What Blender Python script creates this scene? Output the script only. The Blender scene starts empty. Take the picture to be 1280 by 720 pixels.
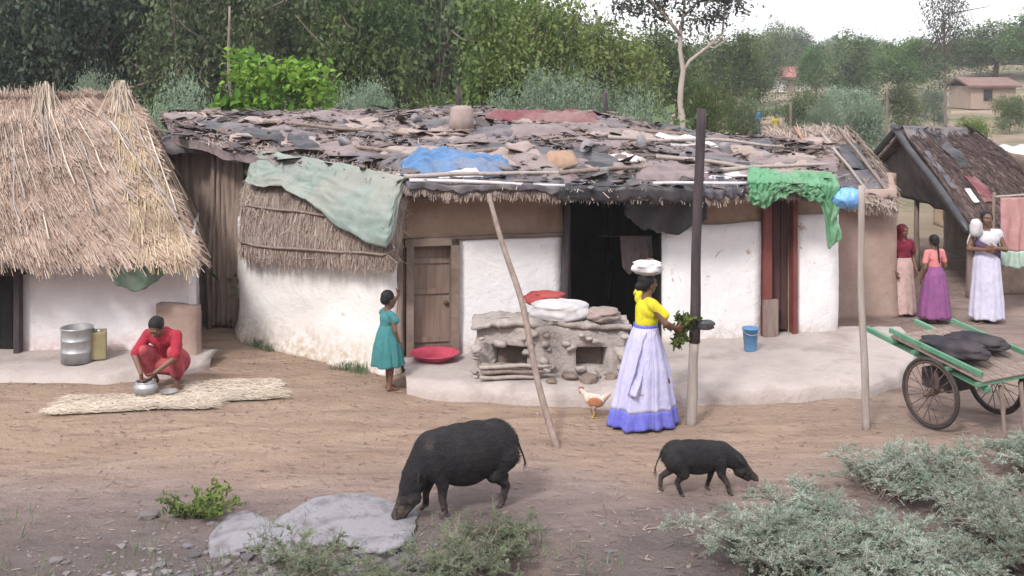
import bpy, bmesh, math, random
import numpy as np
from mathutils import Vector, Matrix, noise, Euler
R = math.radians
sc = bpy.context.scene
COL = sc.collection
random.seed(7)
rng = np.random.default_rng(7)

# ------------------------------------------------------------------ camera frame of reference
F, H, HY = 1400.0, 3.7, 87.0          # focal length in photo pixels, eye height, horizon row
def X(px, Y): return (px - 640) * Y / F
def Z(py, Y): return H - (py - HY) * Y / F
def GY(py, z=0.0): return (H - z) * F / (py - HY)
def P(px, py, Y): return Vector((X(px, Y), Y, Z(py, Y)))

def fbm(x, y, z=0.0, s=1.0, o=4):
    return noise.fractal(Vector((x * s, y * s, z * s)), 0.9, 2.1, o)

def ridge_n(x, y, z):                 # creased cloth: sharp ridges, broad hollows
    return 1 - 2.2*abs(noise.noise(Vector((x, y, z)))) 

def gz(x, y):                          # ground height
    h = 0.03 * fbm(x, y, 0.3, 0.55, 4) + 0.008 * fbm(x, y, 5.1, 3.0, 2)
    if y < 7.4: h += 0.11 * (7.4 - y) ** 1.35
    if y > 40: h += max(0, min(1, (y - 42) / 70)) * max(0, min(1, (x - 20) / 30)) * 3.6 * (1 + 0.4 * fbm(x, y, 1.0, 0.02, 3))
    if y > 200: h += (y - 200) * 0.012
    return h

# ------------------------------------------------------------------ objects, things, parts
ORG = {}
def tag(o, label=None, cat=None, group=None, kind=None):
    if label: o['label'] = label
    if cat: o['category'] = cat
    if group: o['group'] = group
    if kind: o['kind'] = kind
    return o
def thing(name, loc, label, cat, group=None):
    o = bpy.data.objects.new(name, None); COL.objects.link(o)
    o.location = loc; o.empty_display_size = 0.2
    ORG[o.name] = Vector(loc)
    return tag(o, label, cat, group)
def copy_tree(o, parent=None):
    c = o.copy(); COL.objects.link(c)
    if parent: c.parent = parent
    for ch in list(o.children): copy_tree(ch, c)
    return c

class MB:
    """collects geometry in world coordinates, then links it as one mesh object"""
    def __init__(s): s.v = []; s.f = []
    def add(s, vs, fs):
        b = len(s.v); s.v.extend([tuple(p) for p in vs]); s.f.extend([tuple(i + b for i in f) for f in fs]); return s
    def box(s, c, d, rot=None, taper=0.0):
        c = Vector(c); m = rot or Matrix.Identity(3)
        vs = []
        for sx, sy, sz in ((-1,-1,-1),(1,-1,-1),(1,1,-1),(-1,1,-1),(-1,-1,1),(1,-1,1),(1,1,1),(-1,1,1)):
            k = 1 - taper * (sz > 0)
            vs.append(c + m @ Vector((sx*d[0]/2*k, sy*d[1]/2*k, sz*d[2]/2)))
        return s.add(vs, [(0,3,2,1),(4,5,6,7),(0,1,5,4),(1,2,6,5),(2,3,7,6),(3,0,4,7)])
    def tube(s, pts, rad, n=8, cap=True):
        pts = [Vector(p) for p in pts]
        if not hasattr(rad, '__len__'): rad = [rad] * len(pts)
        up = None; vs = []; fs = []
        for i, p in enumerate(pts):
            t = (pts[min(i+1, len(pts)-1)] - pts[max(i-1, 0)])
            t = t.normalized() if t.length > 1e-9 else Vector((0,0,1))
            if up is None:
                up = Vector((0,0,1)) if abs(t.z) < 0.9 else Vector((1,0,0))
            a = t.cross(up)
            if a.length < 1e-6: a = t.cross(Vector((0.3,1,0.2)))
            a.normalize(); b = a.cross(t); up = b
            for k in range(n):
                w = 2*math.pi*k/n
                vs.append(p + (a*math.cos(w) + b*math.sin(w)) * rad[i])
        for i in range(len(pts)-1):
            for k in range(n):
                fs.append((i*n+k, i*n+(k+1)%n, (i+1)*n+(k+1)%n, (i+1)*n+k))
        if cap:
            fs.append(tuple(range(n))[::-1]); fs.append(tuple((len(pts)-1)*n+k for k in range(n)))
        return s.add(vs, fs)
    def stick(s, a, b, r0, r1=None, bend=0.02, n=7, seg=6, seed=None):
        rr = random.Random(seed if seed is not None else random.random())
        a = Vector(a); b = Vector(b); r1 = r0 if r1 is None else r1
        L = (b-a).length; o = Vector((rr.uniform(-10,10), rr.uniform(-10,10), 0)); pts = []; rad = []
        for i in range(seg+1):
            t = i/seg; e = math.sin(math.pi*t)
            nv = noise.noise_vector(o + Vector((0,0,t*2.2)))
            pts.append(a.lerp(b, t) + nv*bend*L*e); rad.append((r0 + (r1-r0)*t) * (1 + 0.12*nv.x))
        return s.tube(pts, rad, n)
    def lathe(s, c, prof, n=24, rot=None, close=False):
        c = Vector(c); m = rot or Matrix.Identity(3); vs = []; fs = []
        for r, z in prof:
            for k in range(n):
                w = 2*math.pi*k/n
                vs.append(c + m @ Vector((r*math.cos(w), r*math.sin(w), z)))
        for i in range(len(prof)-1):
            for k in range(n):
                fs.append((i*n+k, i*n+(k+1)%n, (i+1)*n+(k+1)%n, (i+1)*n+k))
        if close: fs.append(tuple(range(n))[::-1]); fs.append(tuple((len(prof)-1)*n+k for k in range(n)))
        return s.add(vs, fs)
    def ell(s, c, r, rot=None, nu=14, nv=9):
        c = Vector(c); m = rot or Matrix.Identity(3)
        if not hasattr(r, '__len__'): r = (r, r, r)
        vs = [c + m @ Vector((0,0,-r[2]))]; fs = []
        for i in range(1, nv):
            a = -math.pi/2 + math.pi*i/nv
            for k in range(nu):
                w = 2*math.pi*k/nu
                vs.append(c + m @ Vector((r[0]*math.cos(a)*math.cos(w), r[1]*math.cos(a)*math.sin(w), r[2]*math.sin(a))))
        vs.append(c + m @ Vector((0,0,r[2])))
        for k in range(nu): fs.append((0, 1+(k+1)%nu, 1+k))
        for i in range(nv-2):
            for k in range(nu):
                fs.append((1+i*nu+k, 1+i*nu+(k+1)%nu, 1+(i+1)*nu+(k+1)%nu, 1+(i+1)*nu+k))
        t = len(vs)-1
        for k in range(nu): fs.append((1+(nv-2)*nu+k, 1+(nv-2)*nu+(k+1)%nu, t))
        return s.add(vs, fs)
    def cap(s, a, b, ra, rb=None):
        rb = ra if rb is None else rb
        s.tube([a, b], [ra, rb], 12); s.ell(a, ra, None, 12, 8); s.ell(b, rb, None, 12, 8); return s
    def grid(s, fn, nu, nv):
        vs = [fn(i/nu, j/nv) for j in range(nv+1) for i in range(nu+1)]
        fs = [(j*(nu+1)+i, j*(nu+1)+i+1, (j+1)*(nu+1)+i+1, (j+1)*(nu+1)+i) for j in range(nv) for i in range(nu)]
        return s.add(vs, fs)
    def ribbon(s, a, b, w, side=None, bend=0.0):
        a = Vector(a); b = Vector(b); d = b-a
        sd = Vector(side) if side is not None else d.cross(Vector((random.gauss(0,1), random.gauss(0,1), random.gauss(0,1))))
        if sd.length < 1e-6: return s
        sd = sd.normalized()*w/2; m = (a+b)/2 + Vector((0,0,bend))
        return s.add([a-sd, a+sd, m+sd, b+sd*0.6, b-sd*0.6, m-sd], [(0,1,2,5),(5,2,3,4)])
    def stone(s, c, r, seed, flat=0.6, n=2):
        bm = bmesh.new(); bmesh.ops.create_icosphere(bm, subdivisions=n, radius=1)
        o = Vector((seed*3.7, seed*1.3, seed*0.7)); r = r if hasattr(r, '__len__') else (r, r, r*flat)
        rz = Matrix.Rotation(seed*1.9, 3, 'Z'); vs = []; rs = random.Random(seed); cuts = []
        for _ in range(13):
            pn = Vector((rs.gauss(0,1), rs.gauss(0,1), rs.gauss(0,0.8))).normalized(); cuts.append((pn, rs.uniform(0.55, 0.9)))
        cuts += [(Vector((rs.gauss(0,.1), rs.gauss(0,.1), 1)).normalized(), rs.uniform(0.5, 0.75)), (Vector((0,0,-1)), 0.7)]
        for v in bm.verts:
            d = 1 + 0.3*noise.fractal(v.co*0.9 + o, 1.0, 2.0, 3)
            q = v.co.copy()*d
            for pn, pd in cuts:
                e = q.dot(pn) - pd
                if e > 0: q -= pn*e
            q += v.co*0.035*noise.fractal(v.co*4 + o, 0.8, 2.1, 3)
            vs.append(Vector(c) + rz @ Vector((q.x*r[0], q.y*r[1], q.z*r[2])))
        fs = [tuple(v.index for v in f.verts) for f in bm.faces]; bm.free()
        return s.add(vs, fs)
    def build(s, name, mat, parent=None, smooth=True, org=None):
        o0 = ORG.get(parent.name, Vector((0,0,0))) if parent else (Vector(org) if org else Vector((0,0,0)))
        me = bpy.data.meshes.new(name)
        me.from_pydata([(x-o0.x, y-o0.y, z-o0.z) for x, y, z in s.v], [], s.f)
        if mat: me.materials.append(mat)
        if smooth: me.polygons.foreach_set('use_smooth', [True]*len(me.polygons))
        me.update()
        o = bpy.data.objects.new(name, me); COL.objects.link(o)
        if parent: o.parent = parent
        else: o.location = o0
        ORG[o.name] = o0
        return o

def apply_mods(o):
    dg = bpy.context.evaluated_depsgraph_get()
    me = bpy.data.meshes.new_from_object(o.evaluated_get(dg))
    old = o.data; o.modifiers.clear(); o.data = me; me.name = o.name
    bpy.data.meshes.remove(old)
    me.polygons.foreach_set('use_smooth', [True]*len(me.polygons)); me.update()
    return o
def blob(mb, name, mat, parent, voxel=0.007, it=3, fac=0.5):
    """overlapping closed shapes fused into one continuous skin"""
    o = mb.build(name, mat, parent)
    m = o.modifiers.new('r', 'REMESH'); m.mode = 'VOXEL'; m.voxel_size = voxel
    if it:
        m = o.modifiers.new('s', 'SMOOTH'); m.iterations = it; m.factor = fac
    return apply_mods(o)
def solid(o, t=0.006, off=0):
    m = o.modifiers.new('t', 'SOLIDIFY'); m.thickness = t; m.offset = off
    return o

# ------------------------------------------------------------------ materials
def lin(c):
    return tuple(((v/255)/12.92 if v/255 <= 0.04045 else ((v/255+0.055)/1.055)**2.4) for v in c)
class NT:
    def __init__(s, name):
        s.m = bpy.data.materials.new(name); s.m.use_nodes = True; s.t = s.m.node_tree
        s.b = s.t.nodes['Principled BSDF']; s.out = s.t.nodes['Material Output']
        s.b.inputs['Specular IOR Level'].default_value = 0.25
    def n(s, typ, **kw):
        x = s.t.nodes.new(typ)
        for k, v in kw.items(): setattr(x, k, v)
        return x
    def l(s, a, b): s.t.links.new(a, b)
    def coord(s, scale=(1,1,1), rot=(0,0,0), src='Object'):
        tc = s.n('ShaderNodeTexCoord'); mp = s.n('ShaderNodeMapping')
        mp.inputs['Scale'].default_value = scale; mp.inputs['Rotation'].default_value = rot
        s.l(tc.outputs[src], mp.inputs['Vector']); return mp.outputs[0]
    def noise(s, vec, scale, detail=5, rough=0.6, dist=0.0):
        x = s.n('ShaderNodeTexNoise'); x.inputs['Scale'].default_value = scale
        x.inputs['Detail'].default_value = detail; x.inputs['Roughness'].default_value = rough
        x.inputs['Distortion'].default_value = dist
        if vec is not None: s.l(vec, x.inputs['Vector'])
        return x.outputs['Fac']
    def ramp(s, fac, stops, interp='LINEAR'):
        x = s.n('ShaderNodeValToRGB'); x.color_ramp.interpolation = interp
        e = x.color_ramp.elements
        while len(e) < len(stops): e.new(0.5)
        for i, (p, c) in enumerate(stops):
            e[i].position = p; e[i].color = (*c, 1) if len(c) == 3 else c
        s.l(fac, x.inputs[0]); return x.outputs[0]
    def mix(s, fac, a, b, mode='MIX'):
        x = s.n('ShaderNodeMix', data_type='RGBA', blend_type=mode)
        for i, v in ((0, fac), (6, a), (7, b)):
            if isinstance(v, (int, float)): x.inputs[i].default_value = v
            elif isinstance(v, tuple): x.inputs[i].default_value = (*v, 1)
            else: s.l(v, x.inputs[i])
        return x.outputs[2]
    def math(s, op, a, b=None):
        x = s.n('ShaderNodeMath', operation=op)
        for i, v in enumerate((a, b)):
            if v is None: continue
            if isinstance(v, (int, float)): x.inputs[i].default_value = v
            else: s.l(v, x.inputs[i])
        return x.outputs[0]
    def maprange(s, v, a, b, c=0.0, d=1.0):
        x = s.n('ShaderNodeMapRange'); x.inputs[1].default_value = a; x.inputs[2].default_value = b
        x.inputs[3].default_value = c; x.inputs[4].default_value = d
        s.l(v, x.inputs[0]); return x.outputs[0]
    def sep(s, vec):
        x = s.n('ShaderNodeSeparateXYZ'); s.l(vec, x.inputs[0]); return x.outputs
    def bump(s, h, strength=0.5, dist=0.02):
        x = s.n('ShaderNodeBump'); x.inputs['Strength'].default_value = strength; x.inputs['Distance'].default_value = dist
        s.l(h, x.inputs['Height']); s.l(x.outputs[0], s.b.inputs['Normal'])
    def col(s, c):
        if isinstance(c, tuple): s.b.inputs['Base Color'].default_value = (*c, 1)
        else: s.l(c, s.b.inputs['Base Color'])
    def rough(s, r): s.b.inputs['Roughness'].default_value = r
    def island(s):
        g = s.n('ShaderNodeNewGeometry'); return g.outputs['Random Per Island']

def m_noise(name, c1, c2, scale=6, rough=0.85, bump=0.4, bscale=None, bd=0.015, stretch=(1,1,1), spec=0.25, c3=None, metal=0):
    t = NT(name); v = t.coord(stretch); f = t.noise(v, scale, 6, 0.65)
    st = [(0.32, c1), (0.68, c2)] if c3 is None else [(0.28, c1), (0.52, c2), (0.72, c3)]
    t.col(t.ramp(f, st)); t.rough(rough); t.b.inputs['Specular IOR Level'].default_value = spec
    t.b.inputs['Metallic'].default_value = metal
    if bump: t.bump(t.noise(v, bscale or scale*4, 5, 0.7), bump, bd)
    return t.m

def m_limewash(name, white=(0.78,0.76,0.77), dirt=(0.36,0.27,0.21), low=0.42, amount=0.5, tint=None, seed=0.0):
    t = NT(name); v = t.coord(); xyz = t.sep(v)
    mp = t.n('ShaderNodeMapping'); mp.inputs['Location'].default_value = (seed, seed*1.7, seed*0.3); t.l(v, mp.inputs[0]); w = mp.outputs[0]
    big = t.noise(w, 1.7, 6, 0.68, 0.4); fine = t.noise(w, 11, 5, 0.7)
    base = t.mix(t.maprange(big, 0.4, 0.75), white, tuple(c*0.86 for c in white))
    drip = t.noise(t.coord((9, 9, 1.1)), 1.3, 5, 0.7)
    base = t.mix(t.math('MULTIPLY', t.maprange(drip, 0.56, 0.75), 0.45*amount), base, tuple(0.5*(a+b) for a, b in zip(white, dirt)))
    hh = t.math('SUBTRACT', t.math('ADD', xyz[2], t.math('MULTIPLY', big, 0.5)), 0.25)
    splash = t.maprange(hh, low, low*0.15)
    sp2 = t.math('MULTIPLY', splash, t.maprange(fine, 0.3, 0.62))
    base = t.mix(sp2, base, tint or dirt)
    chips = t.math('MULTIPLY', t.maprange(t.noise(w, 3.7, 7, 0.75, 0.6), 0.62, 0.66), amount)
    base = t.mix(chips, base, dirt)
    t.col(base); t.rough(0.95); t.b.inputs['Specular IOR Level'].default_value = 0.1
    hb = t.math('ADD', t.math('MULTIPLY', big, 1.2), t.math('MULTIPLY', fine, 0.35)); t.bump(hb, 0.55, 0.05)
    return t.m

def m_straw(name, cols, rough=0.9, streak=None):
    t = NT(name)
    c = t.ramp(t.island(), [(i/max(1, len(cols)-1), q) for i, q in enumerate(cols)])
    v = t.coord(streak or (1,1,1)); f = t.noise(v, 1.6, 5, 0.6)
    c = t.mix(t.maprange(f, 0.35, 0.7), c, t.mix(0.55, c, tuple(x*0.42 for x in cols[0])))
    t.col(c); t.rough(rough); t.b.inputs['Specular IOR Level'].default_value = 0.15
    return t.m

def m_leaf(name, c1, c2, c3, trans=0.35, rough=0.55, clump=0.55):
    t = NT(name)
    mid = lambda a, b, k: tuple(x+(y-x)*k for x, y in zip(a, b))
    c = t.ramp(t.island(), [(0.0, mid(c2, c1, 0.6)), (0.5, c2), (0.93, mid(c2, c3, 0.35)), (1.0, c3)])
    oi = t.n('ShaderNodeObjectInfo')
    ge = t.n('ShaderNodeNewGeometry'); f = t.noise(ge.outputs['Position'], clump, 3, 0.55)
    c = t.mix(t.maprange(f, 0.5, 0.66, 0, 0.75), c, c3); c = t.mix(t.maprange(f, 0.5, 0.36, 0, 0.7), c, c1)  # paints highlights and dark gaps of the clumps into the leaf colour
    hs = t.n('ShaderNodeHueSaturation'); t.l(c, hs.inputs['Color'])
    t.l(t.maprange(oi.outputs['Random'], 0, 1, 0.8, 1.2), hs.inputs['Value'])
    t.l(t.maprange(oi.outputs['Random'], 0, 1, 0.485, 0.512), hs.inputs['Hue'])
    c = hs.outputs[0]
    t.col(c); t.rough(rough); t.b.inputs['Specular IOR Level'].default_value = 0.2
    tr = t.n('ShaderNodeBsdfTranslucent'); t.l(c, tr.inputs[0])
    mx = t.n('ShaderNodeMixShader'); mx.inputs[0].default_value = trans
    t.l(t.b.outputs[0], mx.inputs[1]); t.l(tr.outputs[0], mx.inputs[2]); t.l(mx.outputs[0], t.out.inputs['Surface'])
    return t.m

def m_sheet(name, c, c2=None, rough=0.5, spec=0.4, dust=0.35):
    """plastic or cloth sheet under village dust"""
    t = NT(name); v = t.coord(); f = t.noise(v, 5, 6, 0.7, 0.5); g = t.noise(v, 1.4, 4, 0.6)
    base = t.mix(t.maprange(f, 0.35, 0.65), c, c2 or tuple(x*0.7 for x in c))
    d = t.math('MULTIPLY', t.maprange(g, 0.42, 0.7), dust)
    base = t.mix(d, base, (0.30,0.25,0.22)); t.col(base); t.rough(rough); t.b.inputs['Specular IOR Level'].default_value = spec
    t.bump(t.noise(v, 14, 4, 0.6, 1.0), 0.35, 0.02)
    return t.m

M = {}
M['lime'] = m_limewash('whitewash', amount=0.75, seed=2.0)
M['lime_pink'] = m_limewash('whitewash_over_ochre', (0.76,0.72,0.74), (0.40,0.27,0.23), 0.36, 0.35, (0.46,0.25,0.21), 5.0)
M['lime_worn'] = m_limewash('worn_whitewash', (0.73,0.70,0.69), (0.40,0.33,0.27), 0.50, 0.6, (0.42,0.34,0.26), 9.0)
M['mud'] = m_noise('mud_plaster', (0.26,0.175,0.125), (0.38,0.275,0.205), 2.4, 0.95, 0.6, 9, 0.03, c3=(0.31,0.21,0.15))
M['mud_grey'] = m_noise('dried_mud', (0.245,0.20,0.18), (0.41,0.355,0.335), 1.3, 0.95, 0.7, 13, 0.03, c3=(0.35,0.30,0.28))
M['mud_hearth'] = m_noise('smoked_mud', (0.21,0.175,0.16), (0.40,0.35,0.33), 2.2, 0.95, 0.9, 12, 0.04, c3=(0.24,0.20,0.185))
M['mud_pink'] = m_noise('pink_mud', (0.30,0.21,0.175), (0.39,0.29,0.25), 2.0, 0.95, 0.6, 8, 0.03)
M['mud_dark'] = m_noise('dark_mud', (0.14,0.105,0.085), (0.24,0.185,0.155), 3.0, 0.95, 0.6, 11, 0.03)  # darker mud tone for frames, hearth back and inner walls
M['soot_and_shade'] = m_noise('soot_and_shade', (0.012,0.011,0.012), (0.035,0.031,0.031), 3.0, 0.9, 0.5, 9)  # black of smoked walls; also stands for shade inside openings
M['mat'] = m_noise('old_palm_mat', (0.19,0.14,0.115), (0.38,0.29,0.245), 2.2, 0.95, 0.8, 9, 0.03, stretch=(7,7,0.7))
M['wood'] = m_noise('grey_wood', (0.15,0.11,0.095), (0.27,0.21,0.18), 3.0, 0.85, 0.5, 12, 0.01, stretch=(6,6,0.8))
M['wood_pale'] = m_noise('pale_pole', (0.26,0.22,0.20), (0.38,0.33,0.30), 3.0, 0.85, 0.5, 12, 0.01, stretch=(6,6,0.8))
M['wood_dark'] = m_noise('tarred_pole', (0.035,0.028,0.032), (0.08,0.06,0.065), 3.0, 0.75, 0.5, 12, 0.01, stretch=(6,6,0.8))
M['wood_door'] = m_noise('door_boards', (0.17,0.12,0.095), (0.27,0.20,0.165), 2.2, 0.8, 0.5, 8, 0.01, stretch=(9,9,0.7))
M['wood_red'] = m_noise('red_oxide_paint', (0.13,0.035,0.035), (0.21,0.07,0.06), 4.0, 0.6, 0.3, 14, 0.008)
M['thatch'] = m_straw('thatch', [(0.185,0.12,0.09), (0.345,0.245,0.19), (0.455,0.34,0.275), (0.56,0.45,0.38), (0.31,0.22,0.17)])
M['thatch_base'] = m_noise('thatch_under', (0.19,0.135,0.10), (0.38,0.29,0.225), 2.0, 0.95, 0.9, 14, 0.03, stretch=(7,2.0,2.0), c3=(0.28,0.205,0.155))
M['thatch_grey'] = m_straw('weathered_thatch', [(0.22,0.165,0.14), (0.36,0.285,0.245), (0.46,0.375,0.325), (0.31,0.245,0.21)])
M['thatch_dark'] = m_straw('old_dark_thatch', [(0.035,0.027,0.028), (0.07,0.05,0.049), (0.12,0.075,0.067), (0.055,0.04,0.04)])
M['roof_dust'] = m_noise('dusty_roof', (0.10,0.08,0.085), (0.25,0.20,0.20), 1.7, 0.95, 0.8, 9, 0.04, c3=(0.20,0.16,0.165))
M['tiles'] = m_noise('red_brown_roof', (0.17,0.105,0.085), (0.30,0.20,0.165), 2.2, 0.9, 0.8, 7, 0.03, c3=(0.22,0.17,0.16))
M['straw_pale'] = m_straw('dry_straw', [(0.42,0.335,0.26), (0.58,0.485,0.395), (0.68,0.59,0.50), (0.50,0.40,0.315)])
M['sh_greygreen'] = m_sheet('grey_green_tarp', (0.175,0.225,0.20), (0.25,0.29,0.268), 0.75, 0.2, 0.5)
M['sh_blue'] = m_sheet('blue_tarp', (0.075,0.19,0.38), (0.03,0.09,0.21), 0.55, 0.35, 0.5)
M['sh_sky'] = m_sheet('light_blue_plastic', (0.18,0.42,0.80), (0.11,0.29,0.60), 0.4, 0.4, 0.1)
M['sh_black'] = m_sheet('black_plastic', (0.016,0.016,0.02), (0.035,0.034,0.042), 0.42, 0.45, 0.12)
M['sh_slate'] = m_sheet('slate_plastic', (0.095,0.088,0.108), (0.058,0.053,0.066), 0.6, 0.4, 0.45)
M['sh_mauve'] = m_sheet('mauve_sheet', (0.21,0.165,0.172), (0.14,0.108,0.115), 0.8, 0.3, 0.5)
M['sh_beige'] = m_sheet('beige_sacking', (0.34,0.27,0.25), (0.25,0.195,0.18), 0.9, 0.15, 0.3)
M['sh_white'] = m_sheet('white_plastic', (0.62,0.60,0.62), (0.48,0.46,0.48), 0.6, 0.3, 0.35)
M['sh_maroon'] = m_sheet('maroon_cloth', (0.21,0.075,0.09), (0.12,0.045,0.055), 0.85, 0.1, 0.6)
M['sh_orange'] = m_sheet('orange_sacking', (0.36,0.235,0.165), (0.26,0.165,0.115), 0.85, 0.1, 0.2)
M['sh_green'] = m_sheet('green_plastic', (0.065,0.22,0.095), (0.12,0.29,0.165), 0.5, 0.4, 0.25)
M['sh_dkgreen'] = m_sheet('dark_green_cloth', (0.07,0.13,0.095), (0.13,0.19,0.15), 0.8, 0.15, 0.2)
M['sh_red'] = m_sheet('red_cloth', (0.40,0.075,0.07), (0.30,0.06,0.06), 0.85, 0.1, 0.15)
M['sh_pink'] = m_sheet('pink_cloth', (0.47,0.265,0.255), (0.37,0.20,0.20), 0.85, 0.1, 0.1)
def m_cloth(name, c, c2=None, sc_=9):
    """worn cotton: woven print, soft creases, dust towards brown"""
    t = NT(name); v = t.coord(); f = t.noise(v, sc_, 5, 0.65)
    base = t.mix(t.maprange(f, 0.35, 0.65), c, c2 or tuple(x*0.72 for x in c))
    vo = t.n('ShaderNodeTexVoronoi'); vo.inputs['Scale'].default_value = 34; t.l(v, vo.inputs['Vector'])
    base = t.mix(t.maprange(vo.outputs['Distance'], 0.26, 0.16, 0, 0.30), base, tuple(min(1, x*1.5+0.06) for x in c))
    g = t.noise(v, 2.6, 5, 0.7); base = t.mix(t.maprange(g, 0.52, 0.75, 0, 0.35), base, tuple(0.45*x+0.08 for x in c))
    t.col(base); t.rough(0.92); t.b.inputs['Specular IOR Level'].default_value = 0.1
    cr = t.noise(t.coord((1.0, 1.0, 0.45)), 13, 4, 0.6, 0.8); t.bump(cr, 0.55, 0.03)
    return t.m
M['skin'] = m_noise('brown_skin', (0.135,0.07,0.045), (0.17,0.09,0.06), 9, 0.5, 0.1, 60, 0.002, spec=0.35)
M['hair'] = m_noise('black_hair', (0.006,0.0055,0.006), (0.014,0.012,0.013), 20, 0.6, 0.5, 50, 0.006, stretch=(5,5,1), spec=0.25)
M['eye'] = m_noise('eye', (0.35,0.33,0.31), (0.02,0.015,0.012), 60, 0.3, 0)
t = NT('black_pig_hide'); v = t.coord(); xyz = t.sep(v); f = t.noise(v, 6, 6, 0.7)
pc = t.ramp(f, [(0.3, (0.010,0.0095,0.011)), (0.55, (0.022,0.020,0.023)), (0.75, (0.040,0.033,0.031))])
mudm = t.math('MULTIPLY', t.maprange(t.math('ADD', xyz[2], t.math('MULTIPLY', f, 0.25)), 0.36, 0.16), t.maprange(t.noise(v, 15, 5, 0.75), 0.42, 0.6, 0, 0.8))
pc = t.mix(mudm, pc, (0.16,0.115,0.09)); pc = t.mix(t.maprange(t.noise(v, 3.1, 5, 0.7, 0.5), 0.58, 0.7, 0, 0.45), pc, (0.10,0.075,0.06))
t.col(pc); t.rough(0.85); t.b.inputs['Specular IOR Level'].default_value = 0.18
t.bump(t.math('ADD', t.noise(t.coord((0.6,1,1)), 40, 4, 0.7), t.math('MULTIPLY', t.noise(v, 8, 4, 0.6), 1.5)), 0.8, 0.02); M['pig'] = t.m
M['bristle'] = m_straw('bristles', [(0.01,0.009,0.01), (0.03,0.027,0.03), (0.055,0.047,0.047)])
M['snout'] = m_noise('snout', (0.06,0.045,0.045), (0.10,0.075,0.07), 14, 0.6, 0.4)
M['hoof'] = m_noise('hoof', (0.05,0.04,0.036), (0.10,0.08,0.07), 14, 0.6, 0.3)
M['steel'] = m_noise('dull_steel', (0.30,0.30,0.31), (0.48,0.48,0.50), 5, 0.42, 0.2, 20, 0.004, spec=0.5, metal=0.6)
M['tin_olive'] = m_noise('olive_tin', (0.22,0.185,0.095), (0.30,0.26,0.15), 5, 0.5, 0.2, 20, 0.004)
M['rust'] = m_noise('rusty_iron', (0.075,0.05,0.045), (0.14,0.095,0.08), 14, 0.7, 0.4, 40, 0.003)
M['rubber'] = m_noise('rubber', (0.02,0.019,0.019), (0.06,0.052,0.048), 12, 0.8, 0.2)
M['paint_green'] = m_noise('green_cart_paint', (0.055,0.17,0.095), (0.10,0.24,0.155), 6, 0.55, 0.3, 20, 0.004, c3=(0.16,0.20,0.15))
M['sack_dark'] = m_sheet('dark_sacking', (0.024,0.021,0.028), (0.042,0.037,0.045), 0.9, 0.1, 0.12)
M['bucket_blue'] = m_noise('blue_plastic', (0.09,0.22,0.40), (0.13,0.28,0.47), 6, 0.4, 0.1)
M['basin'] = m_noise('magenta_plastic', (0.40,0.045,0.09), (0.47,0.08,0.12), 6, 0.4, 0.1)
M['rock'] = m_noise('grey_rock', (0.10,0.092,0.098), (0.25,0.237,0.255), 4.5, 0.95, 0.9, 16, 0.03, c3=(0.25,0.235,0.25))
M['rubble'] = m_straw('rubble', [(0.10,0.09,0.095), (0.185,0.17,0.18), (0.27,0.24,0.24), (0.15,0.13,0.13)])
M['pebble'] = m_straw('pebbles', [(0.15,0.11,0.095), (0.25,0.195,0.17), (0.34,0.28,0.255), (0.19,0.15,0.14)])
M['bark'] = m_noise('bark', (0.12,0.095,0.08), (0.22,0.18,0.15), 3, 0.9, 0.8, 9, 0.03, stretch=(3,3,0.7))
M['bark_pale'] = m_noise('pale_bark', (0.25,0.205,0.175), (0.38,0.325,0.285), 2, 0.85, 0.5, 7, 0.02, stretch=(2,2,0.7), c3=(0.42,0.33,0.28))
M['lf_dark'] = m_leaf('dark_leaves', (0.032,0.056,0.040), (0.062,0.10,0.064), (0.13,0.18,0.10), 0.35)
M['lf_olive'] = m_leaf('olive_leaves', (0.06,0.09,0.045), (0.11,0.155,0.073), (0.185,0.235,0.105), 0.35)
M['lf_mid'] = m_leaf('mid_green_leaves', (0.045,0.085,0.030), (0.09,0.15,0.050), (0.16,0.225,0.075), 0.35)
M['lf_lime'] = m_leaf('yellow_green_leaves', (0.080,0.125,0.034), (0.15,0.205,0.055), (0.235,0.29,0.085), 0.36)
M['lf_feather'] = m_leaf('grey_green_leaves', (0.14,0.205,0.135), (0.22,0.295,0.21), (0.31,0.38,0.285), 0.36, clump=1.2)
M['lf_bright'] = m_leaf('bright_leaves', (0.07,0.16,0.02), (0.145,0.275,0.035), (0.29,0.44,0.075), 0.4, clump=1.8)
M['lf_pale'] = m_leaf('pale_shrub_leaves', (0.135,0.185,0.14), (0.23,0.29,0.225), (0.38,0.43,0.365), 0.25, clump=2.6)
M['lf_shrub'] = m_leaf('shrub_leaves', (0.09,0.13,0.07), (0.15,0.20,0.12), (0.26,0.31,0.19), 0.3, clump=3.0)
M['lf_hair'] = m_leaf('thin_leaves', (0.055,0.065,0.05), (0.085,0.10,0.075), (0.12,0.13,0.10), 0.3)
M['dry_twig'] = m_straw('dry_twigs', [(0.16,0.115,0.10), (0.27,0.20,0.17), (0.33,0.26,0.23)])
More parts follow.
